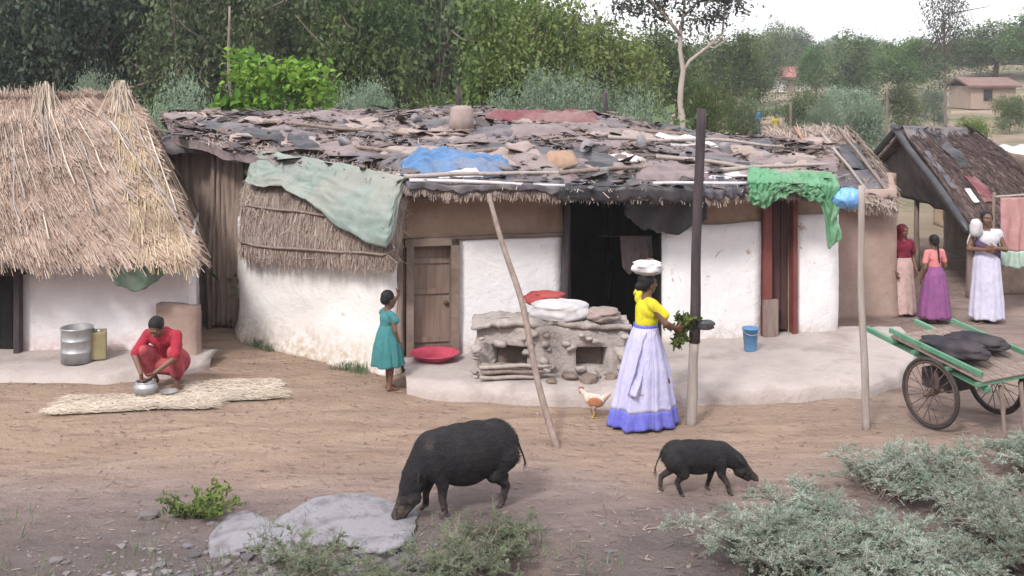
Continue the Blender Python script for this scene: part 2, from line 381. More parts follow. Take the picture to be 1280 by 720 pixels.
# ------------------------------------------------------------------ ground
def axis(lo, hi, step, far_lo, far_hi, k=1.22):
    a = list(np.arange(lo, hi + 1e-6, step)); d = step
    b = hi
    while b < far_hi: d *= k; b += d; a.append(b)
    d = step; b = lo; pre = []
    while b > far_lo: d *= k; b -= d; pre.append(b)
    return pre[::-1] + a
gx = axis(-8.5, 10.5, 0.085, -420, 420); gyv = axis(6.6, 19.0, 0.075, -30, 700)
nx, ny = len(gx), len(gyv)
mb = MB(); mb.v = [(x, y, gz(x, y)) for y in gyv for x in gx]
mb.f = [(j*nx+i, j*nx+i+1, (j+1)*nx+i+1, (j+1)*nx+i) for j in range(ny-1) for i in range(nx-1)]
t = NT('village_soil'); v = t.coord(); xyz = t.sep(v)
n1 = t.noise(v, 0.55, 7, 0.62, 0.5); n2 = t.noise(t.coord((0.6, 2.2, 1)), 1.5, 6, 0.65, 0.8); n3 = t.noise(v, 22, 5, 0.75)
soil = t.ramp(n2, [(0.30, (0.27,0.19,0.145)), (0.5, (0.35,0.25,0.19)), (0.68, (0.43,0.315,0.24))])
mauve = t.ramp(n2, [(0.30, (0.19,0.147,0.14)), (0.5, (0.26,0.20,0.187)), (0.7, (0.31,0.245,0.225))])
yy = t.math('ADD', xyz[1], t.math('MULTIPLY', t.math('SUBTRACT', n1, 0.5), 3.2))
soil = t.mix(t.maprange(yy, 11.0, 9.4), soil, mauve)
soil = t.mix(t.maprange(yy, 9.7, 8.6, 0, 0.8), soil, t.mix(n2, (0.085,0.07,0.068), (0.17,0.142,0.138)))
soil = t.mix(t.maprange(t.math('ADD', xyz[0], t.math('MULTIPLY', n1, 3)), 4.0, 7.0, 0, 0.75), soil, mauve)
# trodden reddish strip, damp streaks and speckle of grit
soil = t.mix(t.maprange(n1, 0.55, 0.72, 0, 0.5), soil, (0.43,0.30,0.225))
soil = t.mix(t.maprange(t.noise(t.coord((0.5, 3.2, 1)), 0.9, 6, 0.7, 1.0), 0.56, 0.68, 0, 0.5), soil, (0.16,0.118,0.104))
soil = t.mix(t.maprange(n3, 0.58, 0.72, 0, 0.5), soil, (0.155,0.115,0.10))
soil = t.mix(t.maprange(n3, 0.40, 0.28, 0, 0.4), soil, (0.47,0.38,0.32))
# scrubby dry grassland beyond the huts
n4 = t.noise(v, 0.16, 6, 0.65)
far = t.ramp(n4, [(0.35, (0.11,0.125,0.065)), (0.5, (0.25,0.20,0.145)), (0.65, (0.36,0.275,0.215))])
soil = t.mix(t.maprange(xyz[1], 21.0, 26.0), soil, far)
t.col(soil); t.rough(0.97); t.b.inputs['Specular IOR Level'].default_value = 0.08
vo = t.n('ShaderNodeTexVoronoi'); vo.inputs['Scale'].default_value = 5.5; vo.inputs['Randomness'].default_value = 1; t.l(t.coord((1,1.15,0)), vo.inputs['Vector'])
dent = t.math('MULTIPLY', t.maprange(vo.outputs['Distance'], 0.14, 0.30), t.maprange(n1, 0.35, 0.6, 0.3, 1.0))       # trodden hoof and foot marks
soil = soil
t.bump(t.math('ADD', t.math('ADD', t.math('MULTIPLY', n3, 0.5), t.math('MULTIPLY', dent, 0.95)), t.math('MULTIPLY', t.noise(v, 5.5, 7, 0.75), 1.6)), 0.9, 0.045)
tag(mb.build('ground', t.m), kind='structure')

# ------------------------------------------------------------------ builders for huts
def path_pts(pts, step):
    out = []
    for a, b in zip(pts[:-1], pts[1:]):
        a = Vector(a); b = Vector(b); n = max(1, int((b-a).length/step))
        for i in range(n): out.append(a.lerp(b, i/n))
    out.append(Vector(pts[-1])); return out
def wall(mb, path, z0, z1, th=0.22, holes=(), step=0.12, rough=0.022, seed=0.0, batter=0.0, ztop=None):
    """hand-shaped wall along a plan path; holes = (u0,u1,za,zb) along its length; z1 may be a function of u"""
    P0 = [Vector((p[0], p[1])) for p in path]
    L = [0.0]
    for a, b in zip(P0[:-1], P0[1:]): L.append(L[-1] + (b-a).length)
    us = set([0.0, L[-1]] + [l for l in L]); 
    for h in holes: us.update(h[:2])
    us = sorted(us); uu = []
    for a, b in zip(us[:-1], us[1:]):
        n = max(1, int(round((b-a)/step))); uu += [a+(b-a)*i/n for i in range(n)]
    uu.append(us[-1])
    zm = z1 if not callable(z1) else max(z1(u) for u in uu)
    zs = set([z0, zm]); 
    for h in holes: zs.update(h[2:])
    zs = sorted(z for z in zs if z0 <= z <= zm); zz = []
    for a, b in zip(zs[:-1], zs[1:]):
        n = max(1, int(round((b-a)/step))); zz += [a+(b-a)*i/n for i in range(n)]
    zz.append(zs[-1])
    def at(u):
        for k in range(len(L)-1):
            if u <= L[k+1] + 1e-9: break
        t = (u-L[k])/(L[k+1]-L[k]); p = P0[k].lerp(P0[k+1], t)
        d0 = (P0[k+1]-P0[k]).normalized()
        d = d0
        if t < 0.5 and k > 0: d = d0.lerp(((P0[k]-P0[k-1]).normalized()+d0)/2, (0.5-t)*2)
        if t >= 0.5 and k < len(L)-2: d = d0.lerp(((P0[k+2]-P0[k+1]).normalized()+d0)/2, (t-0.5)*2)
        d.normalize(); return p, Vector((d.y, -d.x))      # outward = right of travel
    nu, nz = len(uu), len(zz)
    vs = []
    for side in (0, 1):
        for j, z in enumerate(zz):
            for i, u in enumerate(uu):
                p, nrm = at(u)
                zt = z if not callable(z1) else z0 + (z-z0)*(z1(u)-z0)/(zm-z0)
                q = p - nrm*(th if side else 0)
                d = rough*1.6*fbm(q.x+seed, q.y, zt, 1.1, 3) + rough*0.5*fbm(q.x, q.y+seed, zt, 5, 2)
                if not side: q = q + nrm*(d + batter*max(0, 1-(zt-z0)/0.5)**2)
                vs.append((q.x, q.y, zt + 0.4*rough*fbm(q.x, q.y, seed+zt, 2, 2)*(z > z0)))
    def solidc(i, j):
        if not (0 <= i < nu-1 and 0 <= j < nz-1): return False
        um = (uu[i]+uu[i+1])/2; zmid = (zz[j]+zz[j+1])/2
        return not any(h[0] < um < h[1] and h[2] < zmid < h[3] for h in holes)
    A = lambda i, j: j*nu+i
    B = lambda i, j: nu*nz + j*nu+i
    fs = []
    for j in range(nz-1):
        for i in range(nu-1):
            if not solidc(i, j): continue
            fs.append((A(i,j), A(i+1,j), A(i+1,j+1), A(i,j+1)))
            fs.append((B(i+1,j), B(i,j), B(i,j+1), B(i+1,j+1)))
            if not solidc(i-1, j): fs.append((A(i,j), A(i,j+1), B(i,j+1), B(i,j)))
            if not solidc(i+1, j): fs.append((A(i+1,j+1), A(i+1,j), B(i+1,j), B(i+1,j+1)))
            if not solidc(i, j-1): fs.append((A(i+1,j), A(i,j), B(i,j), B(i+1,j)))
            if not solidc(i, j+1): fs.append((A(i,j+1), A(i+1,j+1), B(i+1,j+1), B(i,j+1)))
    mb.add(vs, fs)
    return mb
def polyline(pts, s):
    """point at fraction s (0..len-1) of a list of vectors"""
    k = max(0, min(len(pts)-2, int(s))); return pts[k].lerp(pts[k+1], s-k)
def px_on(px, a, b):
    """length along plan line a->b where the sight line through photo column px meets it"""
    k = (px-640)/F; a = Vector(a[:2]); b = Vector(b[:2]); d = (b-a); L = d.length; d /= L
    return (k*a.y - a.x)/(d.x - k*d.y)

# thatch: layers of straw on a quad given by S(u,v), u along the eave, v up the slope
def straw_on(mb, S, n, lmin, lmax, w, diag=0.3, lift=0.05, vmin=-0.03, vmax=1.0, dirs=0.0, umin=0.0, umax=1.0):
    for _ in range(n):
        u = random.uniform(umin, umax); v = random.uniform(vmin, vmax)
        p = S(u, v); e = 1e-3
        du = (S(u+e, v)-p).normalized(); dv = (S(u, v+e)-p).normalized(); nn = du.cross(dv).normalized()
        if nn.z < 0: nn = -nn
        a = random.gauss(dirs, diag); d = (dv*math.cos(a) + du*math.sin(a)).normalized()
        L = random.uniform(lmin, lmax); h = random.uniform(0.2, 1.0)*lift
        q0 = p - d*L/2 + nn*(h + 0.01); q1 = p + d*L/2 + nn*(h*0.55)
        sd = d.cross(nn + du*random.gauss(0, 0.5))
        mb.ribbon(q0, q1, w*random.uniform(0.6, 1.5), sd, random.uniform(-0.01, 0.03))
def fringe(mb, E, n, lmin, lmax, w, out):
    for _ in range(n):
        s = random.random(); p = E(s); L = random.uniform(lmin, lmax)
        d = (Vector((random.gauss(0,0.22), 0, -0.75)) + Vector(out)*random.uniform(0.5, 1.1)).normalized()
        p = p + Vector((0,0,random.uniform(-0.05, 0.05)))
        mb.ribbon(p - d*L*0.5, p + d*L*0.5, w*random.uniform(0.6,1.4), Vector((1,0,0))+d*0.2, 0.01)

# ------------------------------------------------------------------ thatched hut, left
TH = thing('thatched_hut', (-6.0, 14.3, 0), 'low whitewashed hut under a tall straw thatch roof with splayed stalks', 'hut')
fx0, fx1, fy = X(-190, 14.3), X(244, 14.3), 14.3
pth = [(-8.4, 17.6), (fx0, fy), (fx1, fy), (-4.85, 17.5)]
ua = (Vector(pth[1])-Vector(pth[0])).length
u0 = ua + X(-52, 14.3)-fx0; u1 = ua + X(27, 14.3)-fx0
wall(MB(), pth, -0.05, 1.62, 0.24, [(u0, u1, -0.05, 1.12)], seed=3.1, batter=0.03).build('wall', M['lime_pink'], TH)
wall(MB(), [(-4.9, 17.45), (-8.35, 17.5)], -0.05, 1.4, 0.2, seed=1.0).build('back_wall', M['mud'], TH)
b = MB(); xd0, xd1 = X(-52, 14.3), X(27, 14.3)
for x in (xd0-0.02, xd1+0.0): b.box((x, 14.2, 0.55), (0.07, 0.12, 1.14))
b.box(((xd0+xd1)/2, 14.2, 1.13), (xd1-xd0+0.16, 0.13, 0.07)); fr = b.build('door_frame', M['wood_dark'], TH, False)
b = MB()
for k in range(5):
    b.box((xd0+0.1+k*0.155, 14.42+0.002*k, 0.53), (0.15, 0.03, 1.06))
b.build('door', M['soot_and_shade'], TH, False)  # black boards paint the shade of the open doorway
wall(MB(), [(X(196,14.16), 14.16), (X(246,14.12), 14.1), (-3.98, 14.32)], -0.05, lambda u: 0.74 - 0.05*u, 0.17, seed=8.0, batter=0.06).build('mud_buttress', M['mud_pink'], TH)
E0, E1 = Vector((fx0-0.25, 13.82, 1.43)), Vector((X(241,13.85), 13.85, 1.44))
R0, R1 = Vector((-8.0, 16.35, 3.22)), Vector((X(163,16.35), 16.35, 3.26))
B0, B1 = Vector((-8.7, 18.9, 1.42)), Vector((-5.22, 18.9, 1.42))
def Sfront(u, v):
    p = E0.lerp(E1, u).lerp(R0.lerp(R1, u), v)
    return p + Vector((0, -0.1, 0.1))*math.sin(math.pi*max(0,min(1,v)))*0.5 + Vector((0,0,0.035*fbm(p.x, p.y, p.z, 2.2, 3)))
def Ship(u, v):
    p = E1.lerp(B1, u).lerp(R1, v); return p + Vector((0.06,0,0.05))*math.sin(math.pi*max(0,min(1,v)))
def Sback(u, v): return B1.lerp(B0, u).lerp(R1.lerp(R0, u), v)
b = MB(); b.grid(Sfront, 60, 34); b.grid(Ship, 16, 20); b.grid(Sback, 20, 12)
b.grid(lambda u, v: (E0.lerp(E1, u) + Vector((0.0, 0.1+0.35*v, -0.13+0.06*v))), 60, 3)
b.grid(lambda u, v: E0.lerp(E1, u) + Vector((0, 0.1*v, -0.13*v)) , 60, 2)
b.grid(lambda u, v: E1.lerp(B1, u) + Vector((-0.12*v, 0.05*v, -0.14*v)), 16, 2)
b.grid(lambda u, v: E1.lerp(B1, u) + Vector((-0.12-0.4*v, 0.05, -0.14+0.03*v)), 16, 2)
RF = b.build('roof', M['thatch_base'], TH)
b = MB()
straw_on(b, Sfront, 19000, 0.3, 0.9, 0.0075, 0.10, 0.045, dirs=-0.42, umin=0.18)
straw_on(b, Sfront, 1200, 0.25, 0.7, 0.008, 0.45, 0.06, umin=0.18, dirs=-0.2)
straw_on(b, Ship, 1500, 0.3, 0.8, 0.016, 0.25, 0.06)
fringe(b, lambda s: E0.lerp(E1, s) + Vector((0,0,-0.03)), 4200, 0.06, 0.15, 0.0075, (0, -0.4, 0))
fringe(b, lambda s: E1.lerp(B1, s*0.7) + Vector((0,0,-0.03)), 500, 0.08, 0.2, 0.008, (0.4, -0.1, 0))
for _ in range(900):                                          # frayed ridge
    u = random.uniform(0.15, 1.0); p = R0.lerp(R1, u); d = Vector((random.gauss(0.05,0.3), random.gauss(-0.15,0.25), 1)).normalized()
    b.ribbon(p - d*0.15 + Vector((0,-0.05,-0.03)), p + d*random.uniform(0.02, 0.16), 0.014, None)
b.build('straw', M['thatch'], RF, False)
for (px, py, n, s) in ((56, 104, 46, 0.30), (150, 103, 60, 0.34)):   # stalk tufts that stand above the ridge
    top = P(px, py, 16.2); b = MB()
    for _ in range(n*2):
        q = top + Vector((random.gauss(0,0.05), random.gauss(0,0.05), random.uniform(-0.12, 0.04)))
        b.ribbon(q - Vector((random.gauss(-0.14, 0.13), random.gauss(0.22,0.08), random.uniform(0.45, 0.75))), q, 0.014, None)
    b.build('stalk_tuft', M['straw_pale'], RF, False)
for i in range(26):                                           # long stalks laid over the thatch to hold it
    u = 0.28 + i*0.029 + random.uniform(-0.02, 0.02); v = random.uniform(0.72, 0.98); ln = random.uniform(0.35, 0.75)
    du = random.uniform(0.13, 0.20)*ln/0.6
    a = Sfront(u, v) + Vector((0,-0.08,0.06)); c = Sfront(min(1.0, u+du), v-ln) + Vector((0,-0.08,0.07))
    b = MB(); b.stick(a, c, 0.007, 0.011, 0.04, 6, 8, i); b.build('thatch_stalk', M['straw_pale'] if i % 5 == 0 else M['wood_pale'], RF)
b = MB()
straw_on(b, lambda u, v: Sfront(0.86+0.135*u, v), 1500, 0.4, 0.9, 0.008, 0.12, 0.06, dirs=0.1)
b.build('golden_straw_edge', m_straw('golden_straw', [(0.35,0.25,0.15), (0.50,0.385,0.26), (0.60,0.49,0.37)]), RF, False)
# dark green cloth tucked under the eave
def drape(name, fn, nu, nv, mat, label=None, cat=None, parent=None, th=0.006, org=None, group=None):
    o = MB().grid(fn, nu, nv).build(name, mat, parent, True, org)
    solid(o, th)
    if label: tag(o, label, cat, group)
    return o
def fcl(u, v):
    a = P(138 + 70*u, 332 + 4*math.sin(u*5), 13.74); 
    return a + Vector((0.02*fbm(u*3, v*3, 2), -0.03*math.sin(u*14)*v + 0.03*v, -(0.12 + 0.17*math.sin(math.pi*min(1,u*1.02))**0.7 + 0.03*fbm(u*6, 1))*v))
drape('green_cloth', fcl, 22, 12, M['sh_dkgreen'], 'dark green cloth hanging from the eave of the straw hut', 'cloth', org=P(172, 330, 13.74))

# ------------------------------------------------------------------ brown palm-mat shed between the white huts
MS = thing('mat_shed', (-4.2, 16.2, 0), 'brown shed walled with upright palm mats in the gap between two white huts', 'shed')
sa, sb_ = (X(196, 16.3), 16.3), (X(322, 16.0), 16.0)
def mat_panel(px0, px1, Y0, Y1, zt0, zt1, zb, nm, seed):
    x0, x1 = X(px0, Y0), X(px1, Y1)
    def fn(u, v):
        x = x0+(x1-x0)*u; y = Y0+(Y1-Y0)*u; zt = zt0+(zt1-zt0)*u
        k = 0.010*math.sin(u*42+seed) + 0.05*fbm(x*6, v*1.2, seed, 1, 3) + 0.025*fbm(x*22, v*2.5, seed, 1, 3)
        return Vector((x, y - k - 0.08*v*0, zb + (zt-zb)*v + 0.03*fbm(x*9, seed, 0, 1, 2)*(v < 0.05)))
    o = MB().grid(fn, 50, 22).build(nm, M['mat'], MS); solid(o, 0.03)
mat_panel(196, 272, 16.4, 16.25, Z(176,16.4), Z(172,16.2), 0.0, 'palm_mat_wall', 1.0)
mat_panel(262, 304, 16.12, 16.0, Z(178,16.1), Z(180,16.0), 0.02, 'palm_mat_wall', 3.0)
b = MB(); 
for px, Y in ((214, 16.15), (262, 16.02), (300, 15.95)): b.stick((X(px,Y), Y, -0.05), (X(px,Y)+random.uniform(-.05,.05), Y+0.02, 2.66), 0.04, 0.03, 0.03)
b.build('post', M['wood'], MS)
b = MB().grid(lambda u, v: Vector((X(190,16.1)+u*1.7, 15.9+v*2.6, 2.62+0.2*v+0.04*fbm(u*4, v*4, 3))), 20, 20); o = b.build('roof', M['roof_dust'], MS); solid(o, 0.07)
for i, (x0, y0, w, d, m) in enumerate(((200,15.85,0.5,0.9,'sh_slate'), (232,15.8,0.62,1.1,'sh_black'), (262,15.86,0.6,0.8,'sh_mauve'), (206,16.5,0.75,1.0,'sh_black'), (285,15.8,0.4,0.9,'sh_beige'))):
    xx = X(x0, y0)
    def fn(u, v, xx=xx, y0=y0, w=w, d=d, i=i):
        x = xx+w*u; y = y0+d*v; f = max(0, 0.14-v)*3.2
        return Vector((x+0.02*fbm(u*5,v*5,i), y+0.02*fbm(u*4,v*4,i+3), 2.71+0.012*i+0.2*(y-15.9)/2.6 - f*f*0.9 + 0.05*fbm(x*4, y*4, i, 1, 3)))
    o = drape('plastic_sheet', fn, 22, 22, M[m], parent=MS)
# long poles leaning in the gap
for i, (px, t_) in enumerate(((250, 205), (292, 230))):
    pass

# ------------------------------------------------------------------ long hut: plan lines and roof surface
WA, WB = Vector((X(500,13.8), 13.8, 0)), Vector((X(1042,15.1), 15.1, 0))
wlen = (WB-WA).length
U = lambda px: px_on(px, WA, WB)
def WP(px, off=0.0, z=0.0):            # point on the front wall line at photo column px, off = towards the viewer
    d = (WB-WA).normalized(); n = Vector((d.y, -d.x, 0)); return WA + d*U(px) + n*off + Vector((0,0,z))
EV = [Vector((X(214,15.9),15.9,Z(172,15.9))), Vector((X(325,15.2),15.2,Z(196,15.2))), Vector((X(512,13.3),13.3,Z(236,13.3))), Vector((X(700,13.45),13.45,Z(238,13.45))), Vector((X(870,13.9),13.9,Z(235,13.9))), Vector((X(1050,14.6),14.6,Z(240,14.6)))]
RG = [Vector((X(200,19.6),19.6,Z(148,19.6))), Vector((X(325,19.5),19.5,Z(139,19.5))), Vector((X(560,19.5),19.5,Z(136,19.5))), Vector((X(745,19.2),19.2,Z(143,19.2))), Vector((X(900,18.6),18.6,Z(172,18.6))), Vector((X(1040,17.6),17.6,Z(184,17.6)))]
def RS(s, t, lift=0.0):                # roof surface: s 0..5 along, t 0 eave .. 1 ridge
    p = polyline(EV, s).lerp(polyline(RG, s), t)
    tt = max(0, min(1, t))
    p.z += 0.10*math.sin(math.pi*tt) + 0.075*fbm(p.x, p.y, 0.7, 0.9, 4) + 0.02*fbm(p.x, p.y, 4, 4, 2) + lift
    return p
def s_of(px, t):                       # s at which the roof point at height t lies on photo column px
    lo, hi = 0.0, 5.0
    for _ in range(18):
        m = (lo+hi)/2; p = polyline(EV, m).lerp(polyline(RG, m), t)
        if 640+F*p.x/p.y < px: lo = m
        else: hi = m
    return (lo+hi)/2
def t_of(px, py):
    lo, hi = 0.0, 1.0
    for _ in range(14):
        m = (lo+hi)/2; p = RS(s_of(px, m), m)
        if HY + F*(H-p.z)/p.y > py: lo = m
        else: hi = m
    return (lo+hi)/2
LH = thing('long_hut', (1.4, 14.5, 0), 'long row hut with white walls and a roof patched with plastic sheets', 'hut')
b = MB(); b.grid(lambda u, v: RS(u*5, v), 130, 56)
b.grid(lambda u, v: RS(u*5, 1.0) + Vector((0.3*(u-0.5)*v, 3.0*v, -1.2*v)), 60, 8)
b.grid(lambda u, v: RS(u*5, 0.0) + Vector((0, 0.02*v, -0.11*v + 0.02*fbm(u*30, v, 2))), 130, 2)
b.grid(lambda u, v: RS(u*5, 0.0) + Vector((0.0, 0.02+3.6*v, -0.11+0.35*v)), 60, 5)
b.grid(lambda u, v: RS(5, u) + Vector((0.02*v,0,-0.12*v)), 20, 2)
ROOF = b.build('roof', M['roof_dust'], LH)
b = MB()
straw_on(b, lambda u, v: RS(max(0,min(5,u*5)), max(-0.02, min(1, v))), 6000, 0.15, 0.5, 0.009, 0.6, 0.05, vmin=0.0, vmax=0.98, umin=0.005, umax=0.995)
fringe(b, lambda s: RS(1.9+3.1*s, 0) + Vector((0,0,-0.05)), 1300, 0.06, 0.17, 0.009, (0, -0.5, 0))
b.build('straw', M['thatch_grey'], ROOF, False)

def sheet_on(px, py, w, h, ang, mat, name, seed, lift=0.03, wr=0.05, nu=26, nv=20, parent=None, label=None, cat=None, edge=0.12):
    t0 = t_of(px, py); s0 = s_of(px, t0); c = RS(s0, t0)
    ca, sa_ = math.cos(ang), math.sin(ang)
    def fn(u, v):
        e = 1 + edge*fbm(math.cos(6.28*u)*1.5, v*3, seed)
        a = (u-0.5)*w*e; bb = (v-0.5)*h*(1+edge*fbm(u*3, 7, seed)); dx = a*ca - bb*sa_; dy = a*sa_ + bb*ca
        # walk over the roof: dx along x, dy up the slope
        tt = t0 + dy/5.2; ss = s_of(640+F*(c.x+dx)/max(5, (c.y+dy*0.95)), max(0, min(1, tt)))
        p = RS(ss, max(-0.0, min(1, tt)))
        if tt < 0: p += Vector((0, -0.05, tt*5.2*0.8))
        if tt > 1: p += Vector((0, (tt-1)*5, -(tt-1)*2.5))
        z = lift + wr*(0.35 + 0.5*ridge_n(p.x*2.3+0.8*p.y, p.y*2.1-0.6*p.x, seed*2.3) + 0.28*ridge_n(p.x*6.5, p.y*5.2+p.x, seed*1.3) + 0.4*noise.noise(Vector((p.x*1.4, p.y*1.4, seed))))
        k = min(u, 1-u, v, 1-v); z *= 0.25 + 0.75*min(1, k*7)
        return p + Vector((0, 0, z + 0.008))
    o = MB().grid(fn, nu, nv).build(name, M[mat], parent, True, None if parent else c); solid(o, 0.005)
    if label: tag(o, label, cat)
    return o
# anonymous patchwork: sheets that belong to the roof covering
pal = ['sh_slate','sh_mauve','sh_beige','sh_mauve','sh_slate','sh_beige','sh_black','sh_mauve','sh_white','sh_slate']
rr = random.Random(21)
spots = []
for i in range(88):
    px = rr.uniform(225, 1040)
    lo = 148 + max(0, (px-745))*0.16; hi = 226 if px > 500 else 150 + (px-200)*0.2
    if hi < lo + 8: hi = lo + 8
    spots.append((px, rr.uniform(lo, hi), rr.uniform(0.35, 1.15), rr.uniform(0.3, 0.8), rr.gauss(0, 0.35), pal[i % 10] if not (pal[i % 10] == 'sh_white' and i % 20 > 10) else 'sh_beige'))
spots.sort(key=lambda q: q[1])
for i, (px, py, w, h, a, m) in enumerate(spots):
    sheet_on(px, py, w, h, a, m, 'plastic_sheet', i+1, 0.012+0.007*(i % 7), 0.05, parent=ROOF)
for i, (px0, py0, px1, py1) in enumerate(((505,232,715,226), (700,226,900,214), (820,205,1040,226), (560,205,760,178), (760,180,980,192), (640,160,860,176), (330,160,520,178), (900,222,1045,214), (430,190,640,222))):
    ta, tb = t_of(px0, py0), t_of(px1, py1)
    a = RS(s_of(px0, ta), ta, 0.10); c = RS(s_of(px1, tb), tb, 0.10)
    MB().stick(a, c, 0.03, 0.022, 0.03, 7, 10, i+40).build('roof_pole', M['wood_pale'] if i in (0, 2, 4, 7) else M['wood'], ROOF)
# small scraps, ash and leaves caught all over the covering: too many to count
b = MB(); r2 = random.Random(77)
for k in range(1900):
    s_, t_ = r2.uniform(0.03, 4.97), r2.uniform(0.0, 0.97); p = RS(s_, t_, 0.035 + 0.04*r2.random()); w_ = r2.lognormvariate(-3.0, 0.6); l_ = min(0.4, w_*r2.uniform(0.6, 4.0)); a = r2.uniform(0, 6.28)
    dx = Vector((math.cos(a), math.sin(a), 0.15*r2.gauss(0,1))); dy = Vector((-math.sin(a), math.cos(a), 0.15*r2.gauss(0,1))); nn = 6; ring_ = []
    for q in range(nn):
        w2 = 6.283*q/nn + r2.uniform(-.4,.4); rr_ = r2.uniform(0.5, 1.1); ring_.append(p + dx*l_*rr_*math.cos(w2) + dy*w_*rr_*math.sin(w2) + Vector((0,0,0.012*r2.gauss(0,1))))
    b.add([p + Vector((0,0,0.02))] + ring_, [(0, 1+q, 1+(q+1) % nn) for q in range(nn)])
sm_ = b.build('scraps', m_straw('scraps', [(0.045,0.038,0.04), (0.085,0.074,0.08), (0.20,0.155,0.16), (0.27,0.195,0.165), (0.07,0.06,0.064), (0.31,0.25,0.235), (0.17,0.115,0.095), (0.11,0.095,0.105), (0.23,0.19,0.195), (0.06,0.05,0.054)]), ROOF, False); sm_['kind'] = 'stuff'
# pale edge pole and dark hem of plastic along the eave
def hem(px0, px1, m, seed, dl=0.13, nm='eave_sheet'):
    s0, s1 = s_of(px0, 0), s_of(px1, 0)
    def fn(u, v):
        p = RS(s0+(s1-s0)*u, 0.06*(1-v)*2 if v < 0.5 else 0.0, 0.05)
        if v >= 0.5: p += Vector((0, -0.05, -(v-0.5)*2*(dl + 0.07*fbm(u*9, seed, 1)) ))
        return p + Vector((0, -0.03*math.sin(u*40+seed)*v, 0.012*fbm(u*20, v*3, seed)))
    solid(MB().grid(fn, 60, 8).build(nm, M[m], ROOF), 0.005)
hem(508, 702, 'sh_slate', 1, 0.07); hem(698, 880, 'sh_black', 2, 0.16); hem(866, 945, 'sh_slate', 3, 0.10)
MB().stick(RS(s_of(512,0),0.0,0.08)+Vector((0,-0.03,0)), RS(s_of(706,0),0.0,0.07)+Vector((0,-0.03,0)), 0.024, 0.02, 0.015, 7, 10, 3).build('eave_pole', M['sh_white'], ROOF)
MB().stick(RS(s_of(815,0),0.02,0.08)+Vector((0,-0.03,0)), RS(s_of(935,0),0.0,0.09)+Vector((0,-0.03,0)), 0.024, 0.02, 0.015, 7, 10, 5).build('eave_pole', M['sh_white'], ROOF)

# named sheets one could pull off the roof
sheet_on(572, 210, 1.38, 0.85, -0.06, 'sh_blue', 'blue_tarp', 101, 0.07, 0.11, 84, 52, None, 'crumpled bright blue tarp lying on the front of the long patched roof', 'tarp')
sheet_on(678, 151, 1.9, 0.75, -0.10, 'sh_maroon', 'maroon_cloth', 102, 0.09, 0.10, 60, 28, None, 'faded maroon cloth spread along the top of the long roof', 'cloth')
sheet_on(703, 207, 0.42, 0.4, 0.1, 'sh_orange', 'orange_sacking', 103, 0.10, 0.06, 16, 12, None, 'small orange brown sacking patch right of the blue tarp', 'sacking')
# grey fibre basket upturned near the ridge
t0 = t_of(577, 166); p = RS(s_of(577, t0), t0, 0.02)
b = MB(); b.lathe(p, [(0.02,0.0),(0.19,0.0),(0.18,0.18),(0.165,0.33),(0.13,0.38),(0.0,0.39)], 20); b.lathe(p, [(0.18,0.0),(0.20,0.02),(0.185,0.05)], 20)
o = b.build('upturned_basket', M['sh_beige'], None, True, p); tag(o, 'pale upturned basket standing near the ridge of the long roof', 'basket')
# stones that hold the sheets down
b = MB(); st0 = b.stone((0,0,0.06), (0.12, 0.09, 0.08), 4).build('roof_stone', M['rock'])
stone_lab = 'grey stone weighing down the plastic sheets of the long roof'
for i, (px, py) in enumerate(((360,172),(430,190),(520,160),(640,186),(735,196),(800,186),(850,206),(905,196),(965,206),(760,222),(1000,220),(480,172))):
    t0 = t_of(px, py); q = RS(s_of(px, t0), t0, 0.07)
    o = st0 if i == 0 else copy_tree(st0)
    o.location = q; o.rotation_euler = (0.2*i, 0.1, i*1.3); k = 0.8 + 0.5*((i*37) % 10)/10; o.scale = (k, k, k)
    tag(o, stone_lab, 'stone', 'stones weighing down the long roof')

# ---- walls of the long hut
ztop = 2.36
uh = lambda a, b, z0, z1: (U(a), U(b), z0, z1)
zb = -0.05
# brown daubed wall with the door, white panel set 1 cm proud of it
dtop = Z(303, 13.95)
wall(MB(), [WA[:2], WP(704)[:2]], zb, 2.22, 0.2, [uh(512, 566, zb, dtop)], seed=4.0).build('brown_wall', M['mud'], LH)
d_ = (WB-WA).normalized(); n_ = Vector((d_.y, -d_.x, 0))
wall(MB(), [WP(570, 0.055)[:2], WP(700, 0.055)[:2]], zb, lambda u: Z(297,14.0)+0.02*math.sin(u*5), 0.045, [], seed=6.0, rough=0.016).build('white_panel', M['lime'], LH)
b = MB(); ang = math.atan2(d_.y, d_.x); Rz = Matrix.Rotation(ang, 3, 'Z')
for px, m in ((511, 0.09), (567, 0.10)):
    q = WP(px, 0.03); b.box((q.x, q.y, (dtop+0.03)/2), (m, 0.2, dtop+0.1), Rz)
q = WP(539, 0.03, dtop+0.03); b.box(q, (0.68, 0.2, 0.09), Rz)
b.build('door_frame', M['mud_dark'], LH, False)
D = MB()
for k in range(5):
    q = WP(516.5 + k*10.3, -0.06-0.003*(k % 2)); D.box((q.x, q.y, dtop/2+0.02), (0.102, 0.03, dtop-0.06), Rz)
dd = D.build('door', M['wood_door'], LH, False)
for z in (0.35, 0.95, dtop-0.22): MB().box(WP(537, -0.035, z), (0.5, 0.022, 0.07), Rz).build('door_batten', M['wood_door'], dd, False)
D = MB(); D.lathe(WP(558, -0.02, 0.8), [(0.03,0),(0.032,0.01),(0.0,0.012)], 12, Matrix.Rotation(R(90),3,'X')); D.build('door_latch', M['rust'], dd)
